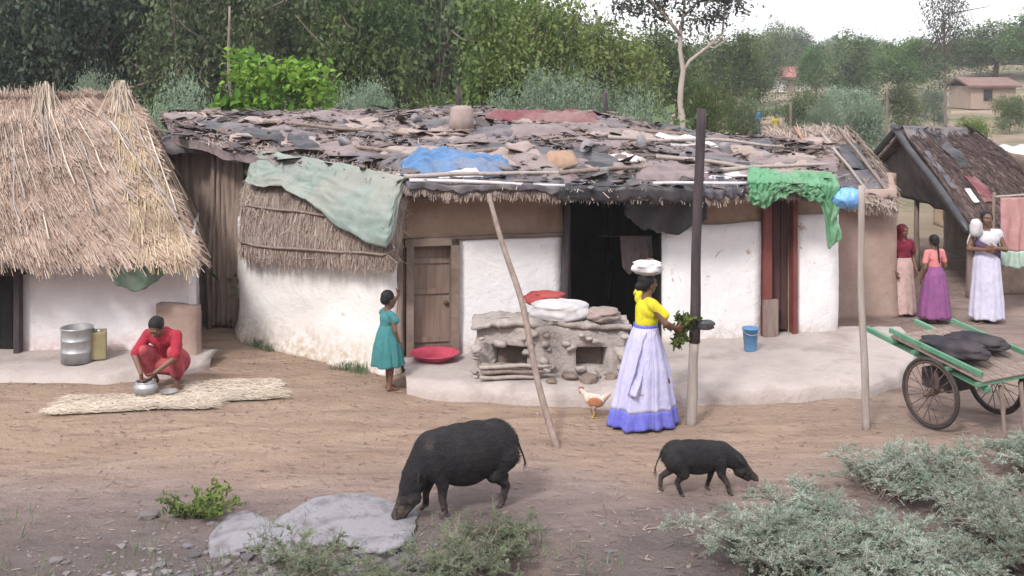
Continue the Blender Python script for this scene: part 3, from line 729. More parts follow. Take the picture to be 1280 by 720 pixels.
# timber strip and beams above the white panel
b = MB(); b.stick(WP(500, 0.10, 2.12), WP(704, 0.10, 2.14), 0.04, 0.035, 0.01, 8, 10, 2); b.build('wall_beam', M['wood'], LH)
b = MB(); b.stick(WP(568, 0.07, dtop+0.06), WP(704, 0.08, dtop+0.07), 0.03, 0.03, 0.01, 8, 8, 6); b.build('wall_beam', M['mud_dark'], LH)
for k, px in enumerate((497, 703)):
    q = WP(px, 0.12); MB().stick((q.x, q.y, -0.05), (q.x+0.03, q.y, 2.22), 0.055, 0.045, 0.02, 9, 8, k+70).build('wall_post', M['wood'] if k == 0 else M['wood_dark'], LH)
# open bay, sooty walls with its inner shade in their colour, between the two white parts
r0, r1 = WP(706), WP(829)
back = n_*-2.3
wall(MB(), [(r0+back)[:2], (r1+back)[:2]], zb, 2.5, 0.1, seed=2).build('bay_back_wall', M['soot_and_shade'], LH)
wall(MB(), [(r0+Vector((0.0,0,0)))[:2], (r0+back)[:2]][::-1], zb, 2.3, 0.08, seed=2).build('bay_side_wall', M['soot_and_shade'], LH)
wall(MB(), [(r1+back)[:2], (r1)[:2]], zb, 2.3, 0.08, seed=3).build('bay_side_wall', M['soot_and_shade'], LH)
# right white wall, band, red door
zw = Z(277, 14.9)
wall(MB(), [WP(828)[:2], WB[:2], (WB+Vector((0.12, 2.6, 0)))[:2]], zb, 2.12, 0.2, [(U(951)-U(828), U(989)-U(828), 0.1, 2.0)], seed=11.0).build('upper_wall', M['mud'], LH)
wall(MB(), [WP(826, 0.06)[:2], WP(949, 0.06)[:2]], zb, lambda u: zw + 0.015*math.sin(u*6), 0.05, [], seed=12.0, rough=0.016).build('white_panel', M['lime'], LH)
wall(MB(), [WP(993, 0.06)[:2], WP(1036, 0.06)[:2], (WB+n_*0.0+d_*0.07)[:2], (WB+d_*0.07+Vector((0.1,1.2,0)))[:2]], zb, Z(268,15), 0.05, [], seed=14.0, rough=0.014, step=0.1).build('white_panel', M['lime'], LH)
b = MB()
for px, w in ((955, 0.11), (989, 0.06)):
    q = WP(px, 0.06); b.box((q.x, q.y, 1.07), (w, 0.13, 1.84), Rz)
b.box(WP(971, 0.06, 2.02), (0.52, 0.13, 0.08), Rz)
b.build('door_frame', M['wood_red'], LH, False)
D = MB()
for k in range(3):
    q = WP(963 + k*9.3, -0.05-0.003*(k % 2)); D.box((q.x, q.y, 1.1), (0.098, 0.03, 1.74), Rz)
dd = D.build('door', m_noise('dark_door', (0.055,0.03,0.03), (0.12,0.06,0.055), 2.2, 0.7, 0.4, 8, 0.01, stretch=(9,9,0.7)), LH, False)
q = WP(958, 0.12); MB().box((q.x, q.y, 0.42), (0.2, 0.05, 0.5), Rz).build('door_board', M['wood'], LH, False)
wall(MB(), [(WB+Vector((0.0, 2.6, 0)))[:2], (WA+Vector((0.2, 4.2, 0)))[:2]], zb, 2.3, 0.2, seed=5).build('back_wall', M['mud'], LH)

# black plastic hanging under the eave beside the open bay
def fbp(u, v):
    top = WP(770+104*u, 0.26, 2.18); ln = 0.28 + 0.30*max(0, math.sin(math.pi*(u*0.8+0.05))) + 0.07*fbm(u*7, 2)
    return top + n_*(0.05*math.sin(u*17+2*v)*v) + Vector((0.03*fbm(u*4, v*3, 6), 0, -ln*v))
drape('black_plastic', fbp, 40, 18, M['sh_black'], 'torn black plastic hanging under the eave beside the dark open bay', 'plastic sheet', org=WP(820, 0.26, 2.1))
# green plastic over the eave above the red door
def fgp(u, v):
    px = 934 + 112*u; s0 = s_of(px, 0)
    if v < 0.4: return RS(s0, 0.13*(0.4-v)/0.4, 0.10 + 0.045*ridge_n(u*9, v*7, 3) + 0.03*ridge_n(u*21+v*4, v*9, 1))
    k = (v-0.4)/0.6; ln = 0.22 + 0.12*math.sin(u*9) + 0.10*fbm(u*6, 3, 1) + (0.42 if 0.83 < u else 0)*min(1, (u-0.83)/0.06)
    return RS(s0, 0, 0.11) + Vector((0.04*fbm(u*5, k*4, 9), -0.07 - 0.045*ridge_n(u*13+k, k*2, 5)*(0.3+k) - 0.025*ridge_n(u*30, k*4+u*3, 2), -ln*k + 0.02*fbm(u*9, k*5, 2)))
drape('green_plastic', fgp, 120, 52, M['sh_green'], 'crumpled green plastic sheet hanging over the eave above the red door', 'plastic sheet', org=RS(s_of(990, 0), 0))
# light blue bundle at the end of the eave
p = P(1060, 248, 14.5)
b = MB()
def bb(u, v):
    a = u*2*math.pi; w = -math.pi/2 + math.pi*v; r = 1 + 0.16*ridge_n(math.cos(a)*1.8, math.sin(a)*1.8, v*2.2) + 0.10*ridge_n(math.cos(a)*4, math.sin(a)*4+v, v*4)
    return p + Vector((0.18*r*math.cos(w)*math.cos(a), 0.12*r*math.cos(w)*math.sin(a), 0.115*r*math.sin(w)))
b.grid(bb, 72, 40); b.stick(p+Vector((0,0,0.08)), RS(5,0,0.02), 0.012); o = b.build('blue_bundle', M['sh_sky'], None, True, p)
tag(o, 'light blue plastic bundle hung at the right end of the long eave', 'bundle')

# ------------------------------------------------------------------ low rounded hut, left end of the row
RH = thing('rounded_hut', (X(400,14.6), 14.8, 0), 'rounded white hut with a low drooping thatch eave at the left end of the row', 'hut')
pth = [(X(298,17.4), 17.4), (X(301,15.42), 15.42), (X(307,15.22), 15.22), (X(365,14.65), 14.65), (X(430,14.03), 14.03), (X(484,13.56), 13.56), (X(496,13.62), 13.62), (X(503,13.95), 13.95)]
wall(MB(), pth, -0.05, 1.62, 0.22, seed=21, batter=0.10, rough=0.03, step=0.1).build('wall', M['lime_worn'], RH)
EL = [Vector((X(300,15.1),15.1,Z(313,15.1))), Vector((X(314,14.86),14.86,Z(318,14.86))), Vector((X(365,14.32),14.32,Z(322,14.32))), Vector((X(430,13.7),13.7,Z(326,13.7))), Vector((X(486,13.22),13.22,Z(328,13.22))), Vector((X(498,13.35),13.35,Z(318,13.35)))]
ET = [Vector((X(318,15.6),15.6,Z(197,15.6))), Vector((X(335,15.4),15.4,Z(198,15.4))), Vector((X(385,14.85),14.85,Z(206,14.85))), Vector((X(440,14.15),14.15,Z(217,14.15))), Vector((X(508,13.55),13.55,Z(232,13.55))), Vector((X(514,13.62),13.62,Z(234,13.62)))]
def SL(u, v):
    s = max(0, min(1, u))*5; p = polyline(EL, s).lerp(polyline(ET, s), v)
    return p + Vector((-0.03,-0.10,0.05))*math.sin(math.pi*max(0,min(1,v))) + Vector((0,-0.02,0.03))*fbm(p.x, p.z, 2, 3, 3)
b = MB(); b.grid(SL, 50, 24); b.grid(lambda u, v: SL(u, 0) + Vector((0.03*v, 0.12*v, -0.09*v)), 50, 2); b.grid(lambda u, v: SL(u, 0) + Vector((0.03, 0.12+0.3*v, -0.09+0.05*v)), 50, 2)
rf = b.build('roof', M['thatch_base'], RH)
b = MB(); straw_on(b, SL, 7500, 0.15, 0.45, 0.006, 0.18, 0.018, vmin=0.02); straw_on(b, SL, 500, 0.2, 0.5, 0.006, 0.9, 0.03)
fringe(b, lambda s: SL(s, 0) + Vector((0,0,-0.03)), 1300, 0.04, 0.10, 0.006, (0.1, -0.35, 0))
b.build('straw', M['thatch_grey'], rf, False)
for i, v in enumerate((0.05, 0.42)):
    pts = [SL(0.04+0.92*k/10, v) + Vector((0,-0.05,0.05)) for k in range(11)]
    MB().tube(pts, 0.018, 7).build('thatch_pole', M['wood'], rf)
# grey-green tarp over the upper part of that thatch
def ftarp(u, v):
    uu = 0.05 + 0.95*u
    low = np.interp(u, [0, .12, .3, .5, .68, .8, .92, 1.0], [0.62, 0.60, 0.62, 0.40, 0.10, 0.08, 0.12, 0.30])
    vv = 1.0 + 0.02 - (1.02-low-0.03*fbm(u*8, 3, 1))*v
    p = SL(uu, min(1, vv)); 
    return p + Vector((-0.02, -0.115, 0.105)) + Vector((0,-0.04,0.025))*(ridge_n(u*4.5+v, v*3-u*2, 8) + 0.5*ridge_n(u*12+v*5, v*7-u*3, 3) + 0.4*fbm(u*3, v*2, 8))*(0.45+0.55*v)
drape('grey_green_tarp', ftarp, 70, 44, M['sh_greygreen'], 'pale grey green tarp draped over the low thatch of the rounded hut', 'tarp', org=SL(0.5, 0.7))
# ------------------------------------------------------------------ mud platform in front of the long hut
PH = 0.17
front = [(505,492),(560,499),(640,503),(700,508),(780,511),(870,504),(960,502),(1040,497),(1085,494),(1118,482),(1140,462),(1146,440),(1128,425)]
fp = [Vector((X(px, GY(py)), GY(py), 0)) for px, py in front]
# dense top: radial layers from the rim towards a back line
mbp = MB(); nf = len(path_pts(fp, 0.12)); fr_ = path_pts(fp, 0.12)
bk = []
for i in range(nf):
    u = i/(nf-1); bk.append((WA+n_*-0.05).lerp(Vector((X(1075,15.4),15.4,0)), u))
def pf(i, k, K=18):
    a, c = fr_[i], bk[i]; t_ = k/K
    p = a.lerp(c, t_**1.2); e = min(1, t_*K*0.5)
    q = p + Vector((0.05*fbm(p.x, p.y, 3, 2.2, 4), 0.07*fbm(p.x, p.y, 7, 2.2, 4)*(t_ < .9), 0)); 
    return (q.x, q.y, PH*(0.80+0.20*e) + 0.03*fbm(p.x, p.y, 1, 1.9, 5) + (0.012 if k else 0))
vs = []; K = 18
for i in range(nf):
    a = fr_[i]; q = pf(i, 0)
    out = (fr_[i]-bk[i]).normalized()
    vs.append((q[0]+out.x*0.07, q[1]+out.y*0.07, -0.06)); vs.append((q[0]+out.x*0.045, q[1]+out.y*0.045, 0.06)); vs.append((q[0]+out.x*0.02, q[1]+out.y*0.02, PH*0.72))
    for k in range(K+1): vs.append(pf(i, k))
W_ = K+4
mbp.add(vs, [(i*W_+k, (i+1)*W_+k, (i+1)*W_+k+1, i*W_+k+1) for i in range(nf-1) for k in range(W_-1)])
PL = mbp.build('mud_platform', M['mud_grey'], None, True, (2.2, 13.6, 0))
tag(PL, 'pale plastered mud platform running along the front of the long hut', 'platform')
# low plinth before the thatched hut
mbp = MB(); fr2 = path_pts([Vector((X(-120,13.2),13.15,0)), Vector((X(20,13.35),13.3,0)), Vector((X(120,13.3),13.3,0)), Vector((X(215,13.5),13.5,0)), Vector((X(262,13.9),13.95,0)), Vector((X(262,14.3),14.3,0))], 0.15)
vs = []
for i, p in enumerate(fr2):
    c = Vector((p.x*0.97 - 0.1, 14.36, 0)); o = (p-c).normalized()
    for (k, z) in ((1.12,-0.05),(1.05,0.03),(1.0,0.075),(0.8,0.095),(0.4,0.11),(0,0.12)):
        q = c + (p-c)*k; vs.append((q.x + 0.04*fbm(q.x,q.y,1,2,2), q.y + 0.05*fbm(q.x,q.y,4,2,2)*(k > 0.1), z + 0.015*fbm(q.x,q.y,2,2,3)))
mbp.add(vs, [(i*6+k, (i+1)*6+k, (i+1)*6+k+1, i*6+k+1) for i in range(len(fr2)-1) for k in range(5)])
tag(mbp.build('mud_plinth', M['mud_grey'], None, True, (-6, 13.8, 0)), 'low mud plinth at the foot of the thatched hut', 'plinth')

# ------------------------------------------------------------------ hearth bench of mud with firewood, on the platform
HB = thing('hearth_bench', (X(690,12.9), 13.1, PH), 'low grey mud bench with open hearth holes before the dark bay', 'bench')
x0, x1, x2 = X(592,12.95), X(704,12.95), X(786,12.95)
zt = Z(403, 12.95)
L1 = x1-x0; L2 = x2-x1
hb_ = MB()
rs_ = random.Random(5)
for k in range(48):
    x = rs_.uniform(x0, x2); z = PH + rs_.random()**1.3*(zt-PH-0.12)
    if 0.10 < x-x0 < 0.62 and z > PH+0.06 and z < zt-0.24 and rs_.random() < 0.93: continue
    if 1.12 < x-x0 < 1.52 and z > PH+0.06 and z < zt-0.22 and rs_.random() < 0.93: continue
    r = rs_.uniform(0.035, 0.085); hb_.stone((x, 12.90-0.10*(1-(z-PH)/0.6)+rs_.uniform(-.02,.04), z), (r*1.3, r, r*0.8), 300+k, 1, 2)
wall(hb_, [(x0+0.02, 13.5), (x0, 12.97), (x1, 12.92), (x2, 12.96), (x2, 13.5)], PH-0.05, lambda u: zt-0.05+0.03*math.sin(u*2.1), 0.3,
     [(0.53+0.18, 0.53+0.62, PH+0.10, zt-0.26), (0.53+1.18, 0.53+1.55, PH+0.10, zt-0.24)], 0.07, 0.06, 31, 0.10).build('bench_wall', M['mud_hearth'], HB)
b = MB(); b.grid(lambda u, v: Vector((x0-0.02+(x2-x0+0.05)*u + 0.02*fbm(u*8, v*3, 1), 12.90+0.58*v + 0.09*fbm(u*9, 4, 2)*(1-v), zt-0.045+0.03*math.sin(u*4.4)+0.06*fbm(u*6, v*3, 2))), 60, 16)
o = b.build('bench_top', M['mud_hearth'], HB); solid(o, 0.055, 0)
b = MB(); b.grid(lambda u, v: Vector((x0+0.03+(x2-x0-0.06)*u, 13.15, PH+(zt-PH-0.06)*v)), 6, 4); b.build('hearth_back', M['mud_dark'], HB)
for k in range(9):      # split firewood lying before and on the bench
    a = Vector((X(600+rng.uniform(-4,8),12.75), 12.72-0.045*k % 0.2, PH+0.05+0.055*(k//3))); c = a + Vector((rng.uniform(0.62,0.85), rng.uniform(-0.08,0.08), rng.uniform(-0.01,0.02)))
    a.y = 12.78-0.06*(k % 3); c.y = a.y+rng.uniform(-0.05,0.05)
    o = MB().stick(a, c, 0.024, 0.02, 0.05, 7, 7, k+11).build('firewood_stick', M['wood' if k % 2 else 'wood_pale'], None, True, a)
    tag(o, 'split grey firewood stick in the small pile leaning below the hearth bench', 'firewood', 'firewood before the hearth bench')
def stone_thing(p, r, seed, mat, label, name='stone', cat='stone', group=None, flat=0.6):
    o = MB().stone(p, r, seed, flat, 3).build(name, M[mat], None, True, p); return tag(o, label, cat, group)
for k, (px, py, r) in enumerate(((712,474,0.10),(738,478,0.12),(765,474,0.09),(690,480,0.075))):
    Y = GY(py, PH); stone_thing((X(px,Y), Y, PH+r*0.3), (r*1.25, r, r*0.75), 31+k, 'mud_dark', 'brown stone lying at the foot of the hearth bench', group='stones before the hearth bench')
# white sack and red cloth on the bench
def soft(c, r, seed, lump=0.18, flatz=0.7):
    def fn(u, v):
        a = u*2*math.pi; w = -math.pi/2 + math.pi*v; sx = abs(math.cos(w))**0.7; sz = math.copysign(abs(math.sin(w))**flatz, math.sin(w))
        k = 1 + lump*fbm(math.cos(a)*1.2+seed, math.sin(a)*1.2, sz*1.5, 1.3, 4)
        return Vector(c) + Vector((r[0]*sx*math.cos(a)*k, r[1]*sx*math.sin(a)*k, r[2]*sz*(1+0.5*lump*fbm(math.cos(a)*2, math.sin(a)*2, seed))))
    return fn
c = (X(700,13.05), 13.12, zt+0.10)
tag(MB().grid(soft(c, (0.34, 0.24, 0.125), 2), 44, 22).build('white_sack', M['sh_white'], None, True, c), 'full white sack lying on top of the hearth bench', 'sack')
c = (X(682,13.3), 13.38, zt+0.19)
tag(MB().grid(soft(c, (0.24, 0.15, 0.085), 5, 0.35), 40, 20).build('red_cloth', M['sh_red'], None, True, c), 'folded red cloth heaped behind the white sack', 'cloth')
c = (X(752,13.1), 13.1, zt+0.06)
tag(MB().grid(soft(c, (0.22, 0.2, 0.075), 9, 0.3), 36, 18).build('grey_bundle', M['sh_beige'], None, True, c), 'flat beige cloth bundle on the right end of the hearth bench', 'bundle')

# basin at the door, bucket by the red door
Y = GY(451, PH); c = Vector((X(543,Y), Y, PH+0.01)); r = 31*Y/F
b = MB(); b.lathe(c, [(0.0,0.0),(r*0.62,0.0),(r*0.72,0.02),(r*0.95,0.085),(r*1.03,0.09),(r*1.03,0.098),(r*0.93,0.094),(r*0.70,0.03),(r*0.6,0.014),(0,0.012)], 40)
tag(b.build('basin', M['basin'], None, True, c), 'wide magenta plastic basin on the platform before the brown door', 'basin')
Y = GY(439, PH); c = Vector((X(938,Y), Y, PH+0.008)); r = 0.098
BK = thing('bucket', c, 'small blue plastic bucket on the mud platform left of the red door', 'bucket')
b = MB(); b.lathe(c, [(0,0),(r*0.74,0),(r*0.78,0.01),(r*1.0,0.27),(r*1.08,0.272),(r*1.08,0.29),(r*0.97,0.29),(r*0.76,0.02),(0,0.015)], 28); b.build('body', M['bucket_blue'], BK)
b = MB(); b.tube([c+Vector((r*1.05*math.cos(a), -0.05-0.03*math.sin(a)*0, 0.27))+Vector((0,-0.09*math.sin(a),-0.05*math.sin(a))) for a in np.linspace(0, math.pi, 14)], 0.004, 6); b.build('handle', M['steel'], BK)
# drum and tin in front of the thatched hut
Y = 13.78; c = Vector((X(96,Y), Y, 0.115)); r = 0.185
BK = thing('water_drum', c, 'dull grey metal water drum standing against the pink based white wall', 'drum')
b = MB(); b.lathe(c, [(0,0),(r,0),(r,0.12),(r*1.03,0.125),(r*1.03,0.135),(r,0.14),(r,0.26),(r*1.03,0.265),(r*1.03,0.275),(r,0.28),(r,0.40),(r*1.05,0.405),(r*1.05,0.42),(r*0.95,0.42),(r*0.95,0.1),(0,0.1)], 32); b.build('body', M['steel'], BK)
b = MB(); b.lathe(c, [(r*0.945,0.345),(0,0.347)], 32); b.build('water', m_noise('drum_water', (0.03,0.03,0.03), (0.06,0.055,0.05), 3, 0.08, 0.05, spec=0.5), BK)
c = Vector((X(120,13.88), 13.9, 0.12)); r = 0.125
BK = thing('oil_tin', c, 'square olive yellow oil tin beside the grey drum', 'tin')
b = MB(); b.box(c+Vector((0,0,0.17)), (0.235, 0.235, 0.34), Matrix.Rotation(0.3,3,'Z')); o = b.build('body', M['tin_olive'], BK, False)
m = o.modifiers.new('b','BEVEL'); m.width = 0.015; m.segments = 2
b = MB(); b.lathe(c+Vector((0.04,-0.02,0.34)), [(0.03,0),(0.03,0.02),(0.0,0.021)], 14); b.tube([c+Vector((-0.05,0.03,0.338)), c+Vector((-0.05,0.03,0.37)), c+Vector((0.0,-0.06,0.37)), c+Vector((0.0,-0.06,0.338))], 0.006, 6); b.build('spout', M['steel'], BK)

# ------------------------------------------------------------------ straw drying mats on the ground
def drymat(corners, seed, label, n):
    q = [Vector((X(px, GY(py)), GY(py), 0)) for px, py in corners]
    def S(u, v):
        p = q[0].lerp(q[1], u).lerp(q[3].lerp(q[2], u), v); e = min(u, 1-u, v, 1-v)
        p += Vector((0.05*fbm(v*5, seed, 1)*(u < 0.02 or u > 0.98), 0, 0)); p.z = gz(p.x, p.y) + 0.022 + 0.02*max(0, fbm(p.x, p.y, seed, 2.4, 3)); return p
    b = MB(); b.grid(S, 50, 22)
    root = b.build('straw_mat', M['straw_mat'], None, True, q[0].lerp(q[2], 0.5)); solid(root, 0.012, 0); tag(root, label, 'mat', 'straw mats drying on the ground')
    b = MB()
    for _ in range(n):
        u, v = rng.uniform(-0.03, 1.03), rng.uniform(-0.05, 1.05); p = S(min(1,max(0,u)), min(1,max(0,v))) + Vector(((u-min(1,max(0,u)))*2, 0, 0.012))
        a = rng.normal(0, 0.35); L = rng.uniform(0.08, 0.26); d = Vector((math.cos(a), math.sin(a), rng.normal(0, 0.05)))*L/2
        b.ribbon(p-d, p+d, 0.006, Vector((-d.y, d.x, 0.15*L)), rng.uniform(0, 0.03))
    b.build('loose_straw', M['straw_pale'], root, False)
M['straw_mat'] = m_noise('straw_mat', (0.44,0.36,0.29), (0.66,0.57,0.48), 5, 0.95, 0.6, 30, 0.01, stretch=(1,6,1))
drymat([(62,521),(262,513),(285,496),(92,499)], 1.0, 'long pale straw mat nearest the path, in front of the crouching person', 2200)
drymat([(245,506),(352,500),(340,478),(240,482)], 4.0, 'short pale straw mat to the right of the crouching person', 1300)

# ------------------------------------------------------------------ poles
def pole(name, a, c, r0, r1, mat, label, seed, bend=0.015):
    o = MB().stick(a, c, r0, r1, bend, 10, 16, seed).build(name, M[mat], None, True, a); return tag(o, label, 'pole')
PT = thing('upright_pole', (X(863,11.75), 11.75, -0.1), 'tall dark upright pole standing behind the woman carrying a head load', 'pole')
MB().stick((X(863,11.75), 11.75, -0.1), (X(868,11.75), 11.75, Z(425,11.75)), 0.055, 0.052, 0.01, 10, 8, 3).build('pole_foot', M['wood_pale'], PT)
MB().stick((X(868,11.75), 11.75, Z(428,11.75)), (X(877,11.75), 11.75, Z(136,11.75)), 0.056, 0.05, 0.012, 10, 12, 4).build('pole_shaft', M['wood_dark'], PT)
q = Vector((X(881,11.72), 11.68, Z(405,11.72))); b = MB(); b.grid(soft(q, (0.085, 0.07, 0.05), 3, 0.3), 20, 12); b.tube([q+Vector((-0.05,0,0.02)), Vector((X(869,11.7),11.68,q.z+0.06)), Vector((X(866,11.7),11.8,q.z+0.06))], 0.01, 6)
tag(b.build('black_bag', M['sh_black'], None, True, q), 'small black bag tied to the dark upright pole', 'bag')
Y = GY(562); pole('leaning_pole', (X(700,Y), Y, -0.08), (X(611,13.1), 13.08, Z(243,13.1)), 0.038, 0.028, 'wood', 'thin crooked pole leaning from the dirt against the eave', 9, 0.03)
Y = GY(535); pole('thin_pole', (X(1083,Y), Y, -0.1), (X(1077,Y), Y, Z(232,Y)), 0.04, 0.034, 'wood_pale', 'slim grey pole standing upright to the left of the handcart', 12, 0.012)

# ------------------------------------------------------------------ mud hut with red-brown roof, right of the row
BH = thing('brown_hut', (X(1085,17), 17.2, 0), 'brown mud hut with a sagging red brown roof at the right end of the row', 'hut')
wall(MB(), [(X(1036,18.5), 18.6), (X(1040,16.55), 16.55), (X(1120,16.75), 16.75), (X(1118,19.5), 19.6)], -0.05, 1.9, 0.2, seed=41, batter=0.05).build('wall', M['mud_pink'], BH)
wall(MB(), [(X(1118,19.5)-0.05, 19.6), (X(1036,18.5)+0.05, 18.8)], -0.05, 1.9, 0.15, seed=42).build('back_wall', M['mud'], BH)
be0, be1 = Vector((X(1010,16.3),16.3,Z(246,16.3))), Vector((X(1122,16.5),16.5,Z(258,16.5)))
br0, br1 = Vector((X(955,19.6),19.6,Z(166,19.6))), Vector((X(1062,19.6),19.6,Z(163,19.6)))
bb0, bb1 = Vector((X(960,22),22.4,1.9)), Vector((X(1110,21.6),21.6,1.75))
def SB(u, v):
    p = be0.lerp(be1, u).lerp(br0.lerp(br1, u), v); p.z += 0.05*fbm(p.x, p.y, 2, 1.4, 4) - 0.08*math.sin(math.pi*v); return p
def SBh(u, v): p = be1.lerp(bb1, u).lerp(br1, v); p.z += 0.04*fbm(p.x,p.y,3,1.4,3); return p
b = MB(); b.grid(SB, 40, 40); b.grid(SBh, 20, 20); b.grid(lambda u, v: bb1.lerp(bb0, u).lerp(br1.lerp(br0, u), v), 10, 6)
b.grid(lambda u, v: SB(u, 0)+Vector((0,0.03*v,-0.1*v)), 40, 2); b.grid(lambda u, v: SBh(u, 0)+Vector((-0.05*v,0,-0.1*v)), 20, 2)
rf = b.build('roof', M['tiles'], BH)
b = MB(); straw_on(b, SB, 2000, 0.2, 0.6, 0.014, 0.4, 0.05); straw_on(b, SBh, 700, 0.2, 0.5, 0.014, 0.4, 0.05); fringe(b, lambda s: SB(s,0)+Vector((0,0,-.04)), 500, .08,.22,.012,(0,-.5,0)); b.build('straw', M['thatch_grey'], rf, False)
for i, (u, v0, v1, m) in enumerate(((0.34,0.98,0.2,'sh_orange'),(0.62,0.92,0.08,'wood_pale'),(0.85,0.98,0.05,'wood'),(0.15,0.8,0.1,'wood'))):
    MB().stick(SB(u, v0)+Vector((0,-0.05,0.07)), SB(min(1,u+0.1), v1)+Vector((0,-0.05,0.07)), 0.028, 0.022, 0.02, 7, 8, i).build('roof_pole', M[m], rf)
for i, (u, v, w, h, m) in enumerate(((0.25,0.55,0.55,0.6,'sh_mauve'),(0.55,0.3,0.5,0.6,'sh_slate'),(0.9,0.25,0.45,0.7,'sh_slate'),(0.85,0.62,0.35,0.7,'sh_black'),(0.5,0.75,0.5,0.4,'sh_beige'))):
    def fn(a, c, u=u, v=v, w=w, h=h, i=i):
        p = SB(max(0,min(1,u+(a-0.5)*w/1.3)), max(0,min(1,v+(c-0.5)*h/2)))
        return p + Vector((0,-0.03,0.05+0.01*i+0.05*fbm(p.x*3,p.y*3,i,1,3)))
    drape('plastic_sheet', fn, 18, 18, M[m], parent=rf)
c = SB(0.22, 0.62) + Vector((0,-0.04,0.14)); 
tag(MB().grid(soft(c, (0.17,0.2,0.06), 7, 0.3), 30, 16).build('blue_scrap', M['sh_sky'], None, True, c), 'small light blue scrap lying on the red brown roof', 'plastic scrap')

# ------------------------------------------------------------------ dark hut, right
DH = thing('dark_hut', (7.6, 19.5, 0), 'dark thatched hut with an open black gable at the right edge', 'hut')
gx_ = 7.25
ax = Vector((X(1128,20.6), 20.6, Z(164,20.6))); e_f = Vector((X(1214,17.9), 17.9, Z(284,17.9))); e_b = Vector((X(1088,23.0), 23.2, Z(216,23.0)))
rd_e = ax + Vector((1.35, 0.1, -0.04)); fr_c = Vector((9.35, 18.2, 1.22)); bk_c = Vector((10.7, 23.2, 1.62)); dirv = Vector((1, 0.08, -0.03)); LG = 2.2
def SD(u, v):
    p = e_f.lerp(fr_c, u).lerp(ax.lerp(rd_e, u), v); p.z += 0.05*fbm(p.x, p.y, 2, 1.5, 4) + 0.06*math.sin(math.pi*v) - 0.12*u*v*0; return p
def SDb(u, v): return e_b.lerp(bk_c, u).lerp(ax.lerp(rd_e, u), v)
def SDh(u, v): p = fr_c.lerp(bk_c, u).lerp(rd_e, v); p.z += 0.04*fbm(p.x, p.y, 2, 1.5, 4); return p
b = MB(); b.grid(SD, 44, 36); b.grid(SDb, 20, 14); b.grid(SDh, 30, 24); b.grid(lambda u, v: SD(u, 0)+Vector((0,0.04*v,-0.12*v)), 44, 2); b.grid(lambda u, v: SD(u, 0)+Vector((0,0.04+.3*v,-0.12+0.08*v)), 44, 2)
rf = b.build('roof', m_noise('old_thatch_base', (0.05,0.04,0.04), (0.15,0.105,0.095), 1.8, 0.95, 0.8, 9, 0.03, c3=(0.125,0.10,0.10)), DH); solid(rf, 0.08)
b = MB(); straw_on(b, SD, 3000, 0.2, 0.6, 0.011, 0.25, 0.06); fringe(b, lambda s: SD(s,0)+Vector((0,0,-.05)), 900, .1,.3,.013,(0,-.5,0)); straw_on(b, SDb, 800, .25,.6,.016,.3,.05); straw_on(b, SDh, 1800, .25,.6,.014,.3,.05); b.build('straw', M['thatch_dark'], rf, False)
for p0, p1, nm in ((e_f, ax, 3), (e_b, ax, 4)):
    o = Vector((-0.12, 0, 0.03)); MB().stick(p0+o+(p0-p1).normalized()*0.2, p1+o+(p1-p0).normalized()*0.12, 0.075, 0.065, 0.01, 8, 8, nm).build('gable_pole', M['sh_black'], rf)
def ridge(u, v):
    p = ax + dirv*1.3*u; a = (v-0.5)*2
    return p + Vector((0, (e_f-ax).normalized().y*0.38*max(0,a)+ (e_b-ax).normalized().y*0.38*max(0,-a), 0.10 - 0.30*abs(a)*0.75 + 0.03*fbm(u*9, v*4, 2)))
drape('ridge_sheet', ridge, 40, 14, M['sh_slate'], parent=rf)
for i,(u,v,w,h,m) in enumerate(((0.36,0.72,0.14,0.4,'sh_black'),(0.05,0.5,0.06,0.4,'sh_slate'),(0.3,0.3,0.12,0.25,'sh_maroon'),(0.16,0.22,0.05,0.12,'sh_white'))):
    def fn(a, c, u=u, v=v, w=w, h=h, i=i):
        p = SD(max(0,min(1,u+(a-0.5)*w)), max(0,min(1,v+(c-0.5)*h))); return p + Vector((0,-0.03,0.055+0.01*i+0.05*fbm(p.x*3,p.y*3,i,1,3)))
    drape('plastic_sheet', fn, 18, 18, M[m], parent=rf)
# gable screen of dark mat, open below; posts and dark back
gm = MB()
def gab(u, v):
    y = e_f.y + (e_b.y-e_f.y)*u; yt = ax.y; zt_ = np.interp(y, [e_f.y, ax.y, e_b.y], [e_f.z, ax.z, e_b.z]) - 0.1; zb_ = min(zt_-0.02, 1.30 + 0.05*fbm(u*9,1,1))
    return Vector((gx_+0.12+0.03*fbm(u*20, v*3, 5), y, zb_ + (zt_-zb_)*v))
gm.grid(gab, 40, 14); o = gm.build('gable_screen', m_noise('smoky_mat', (0.055,0.043,0.043), (0.11,0.085,0.08), 3, 0.95, 0.6, 12, 0.02, stretch=(5,5,1)), DH); solid(o, 0.03)
wall(MB(), [(gx_+2.1, 18.5), (gx_+0.75, 18.35)][::-1], -0.05, 1.3, 0.15, seed=51).build('wall', M['mud_dark'], DH)
wall(MB(), [(gx_+1.6, 23.0), (gx_+1.6, 18.3)], -0.05, 2.2, 0.15, seed=52).build('inner_wall', M['mud_dark'], DH)
for i, (x, y, zt_) in enumerate(((gx_+0.15, 18.15, 1.3), (gx_+0.2, 20.6, 2.45), (gx_+0.2, 22.9, 1.5), (gx_+2.0, 18.35, 1.2), (gx_+3.1, 22.8, 1.5))):
    MB().stick((x,y,-0.05), (x+0.03,y,zt_), 0.055, 0.045, 0.02, 8, 6, i+90).build('post', M['wood'], DH)
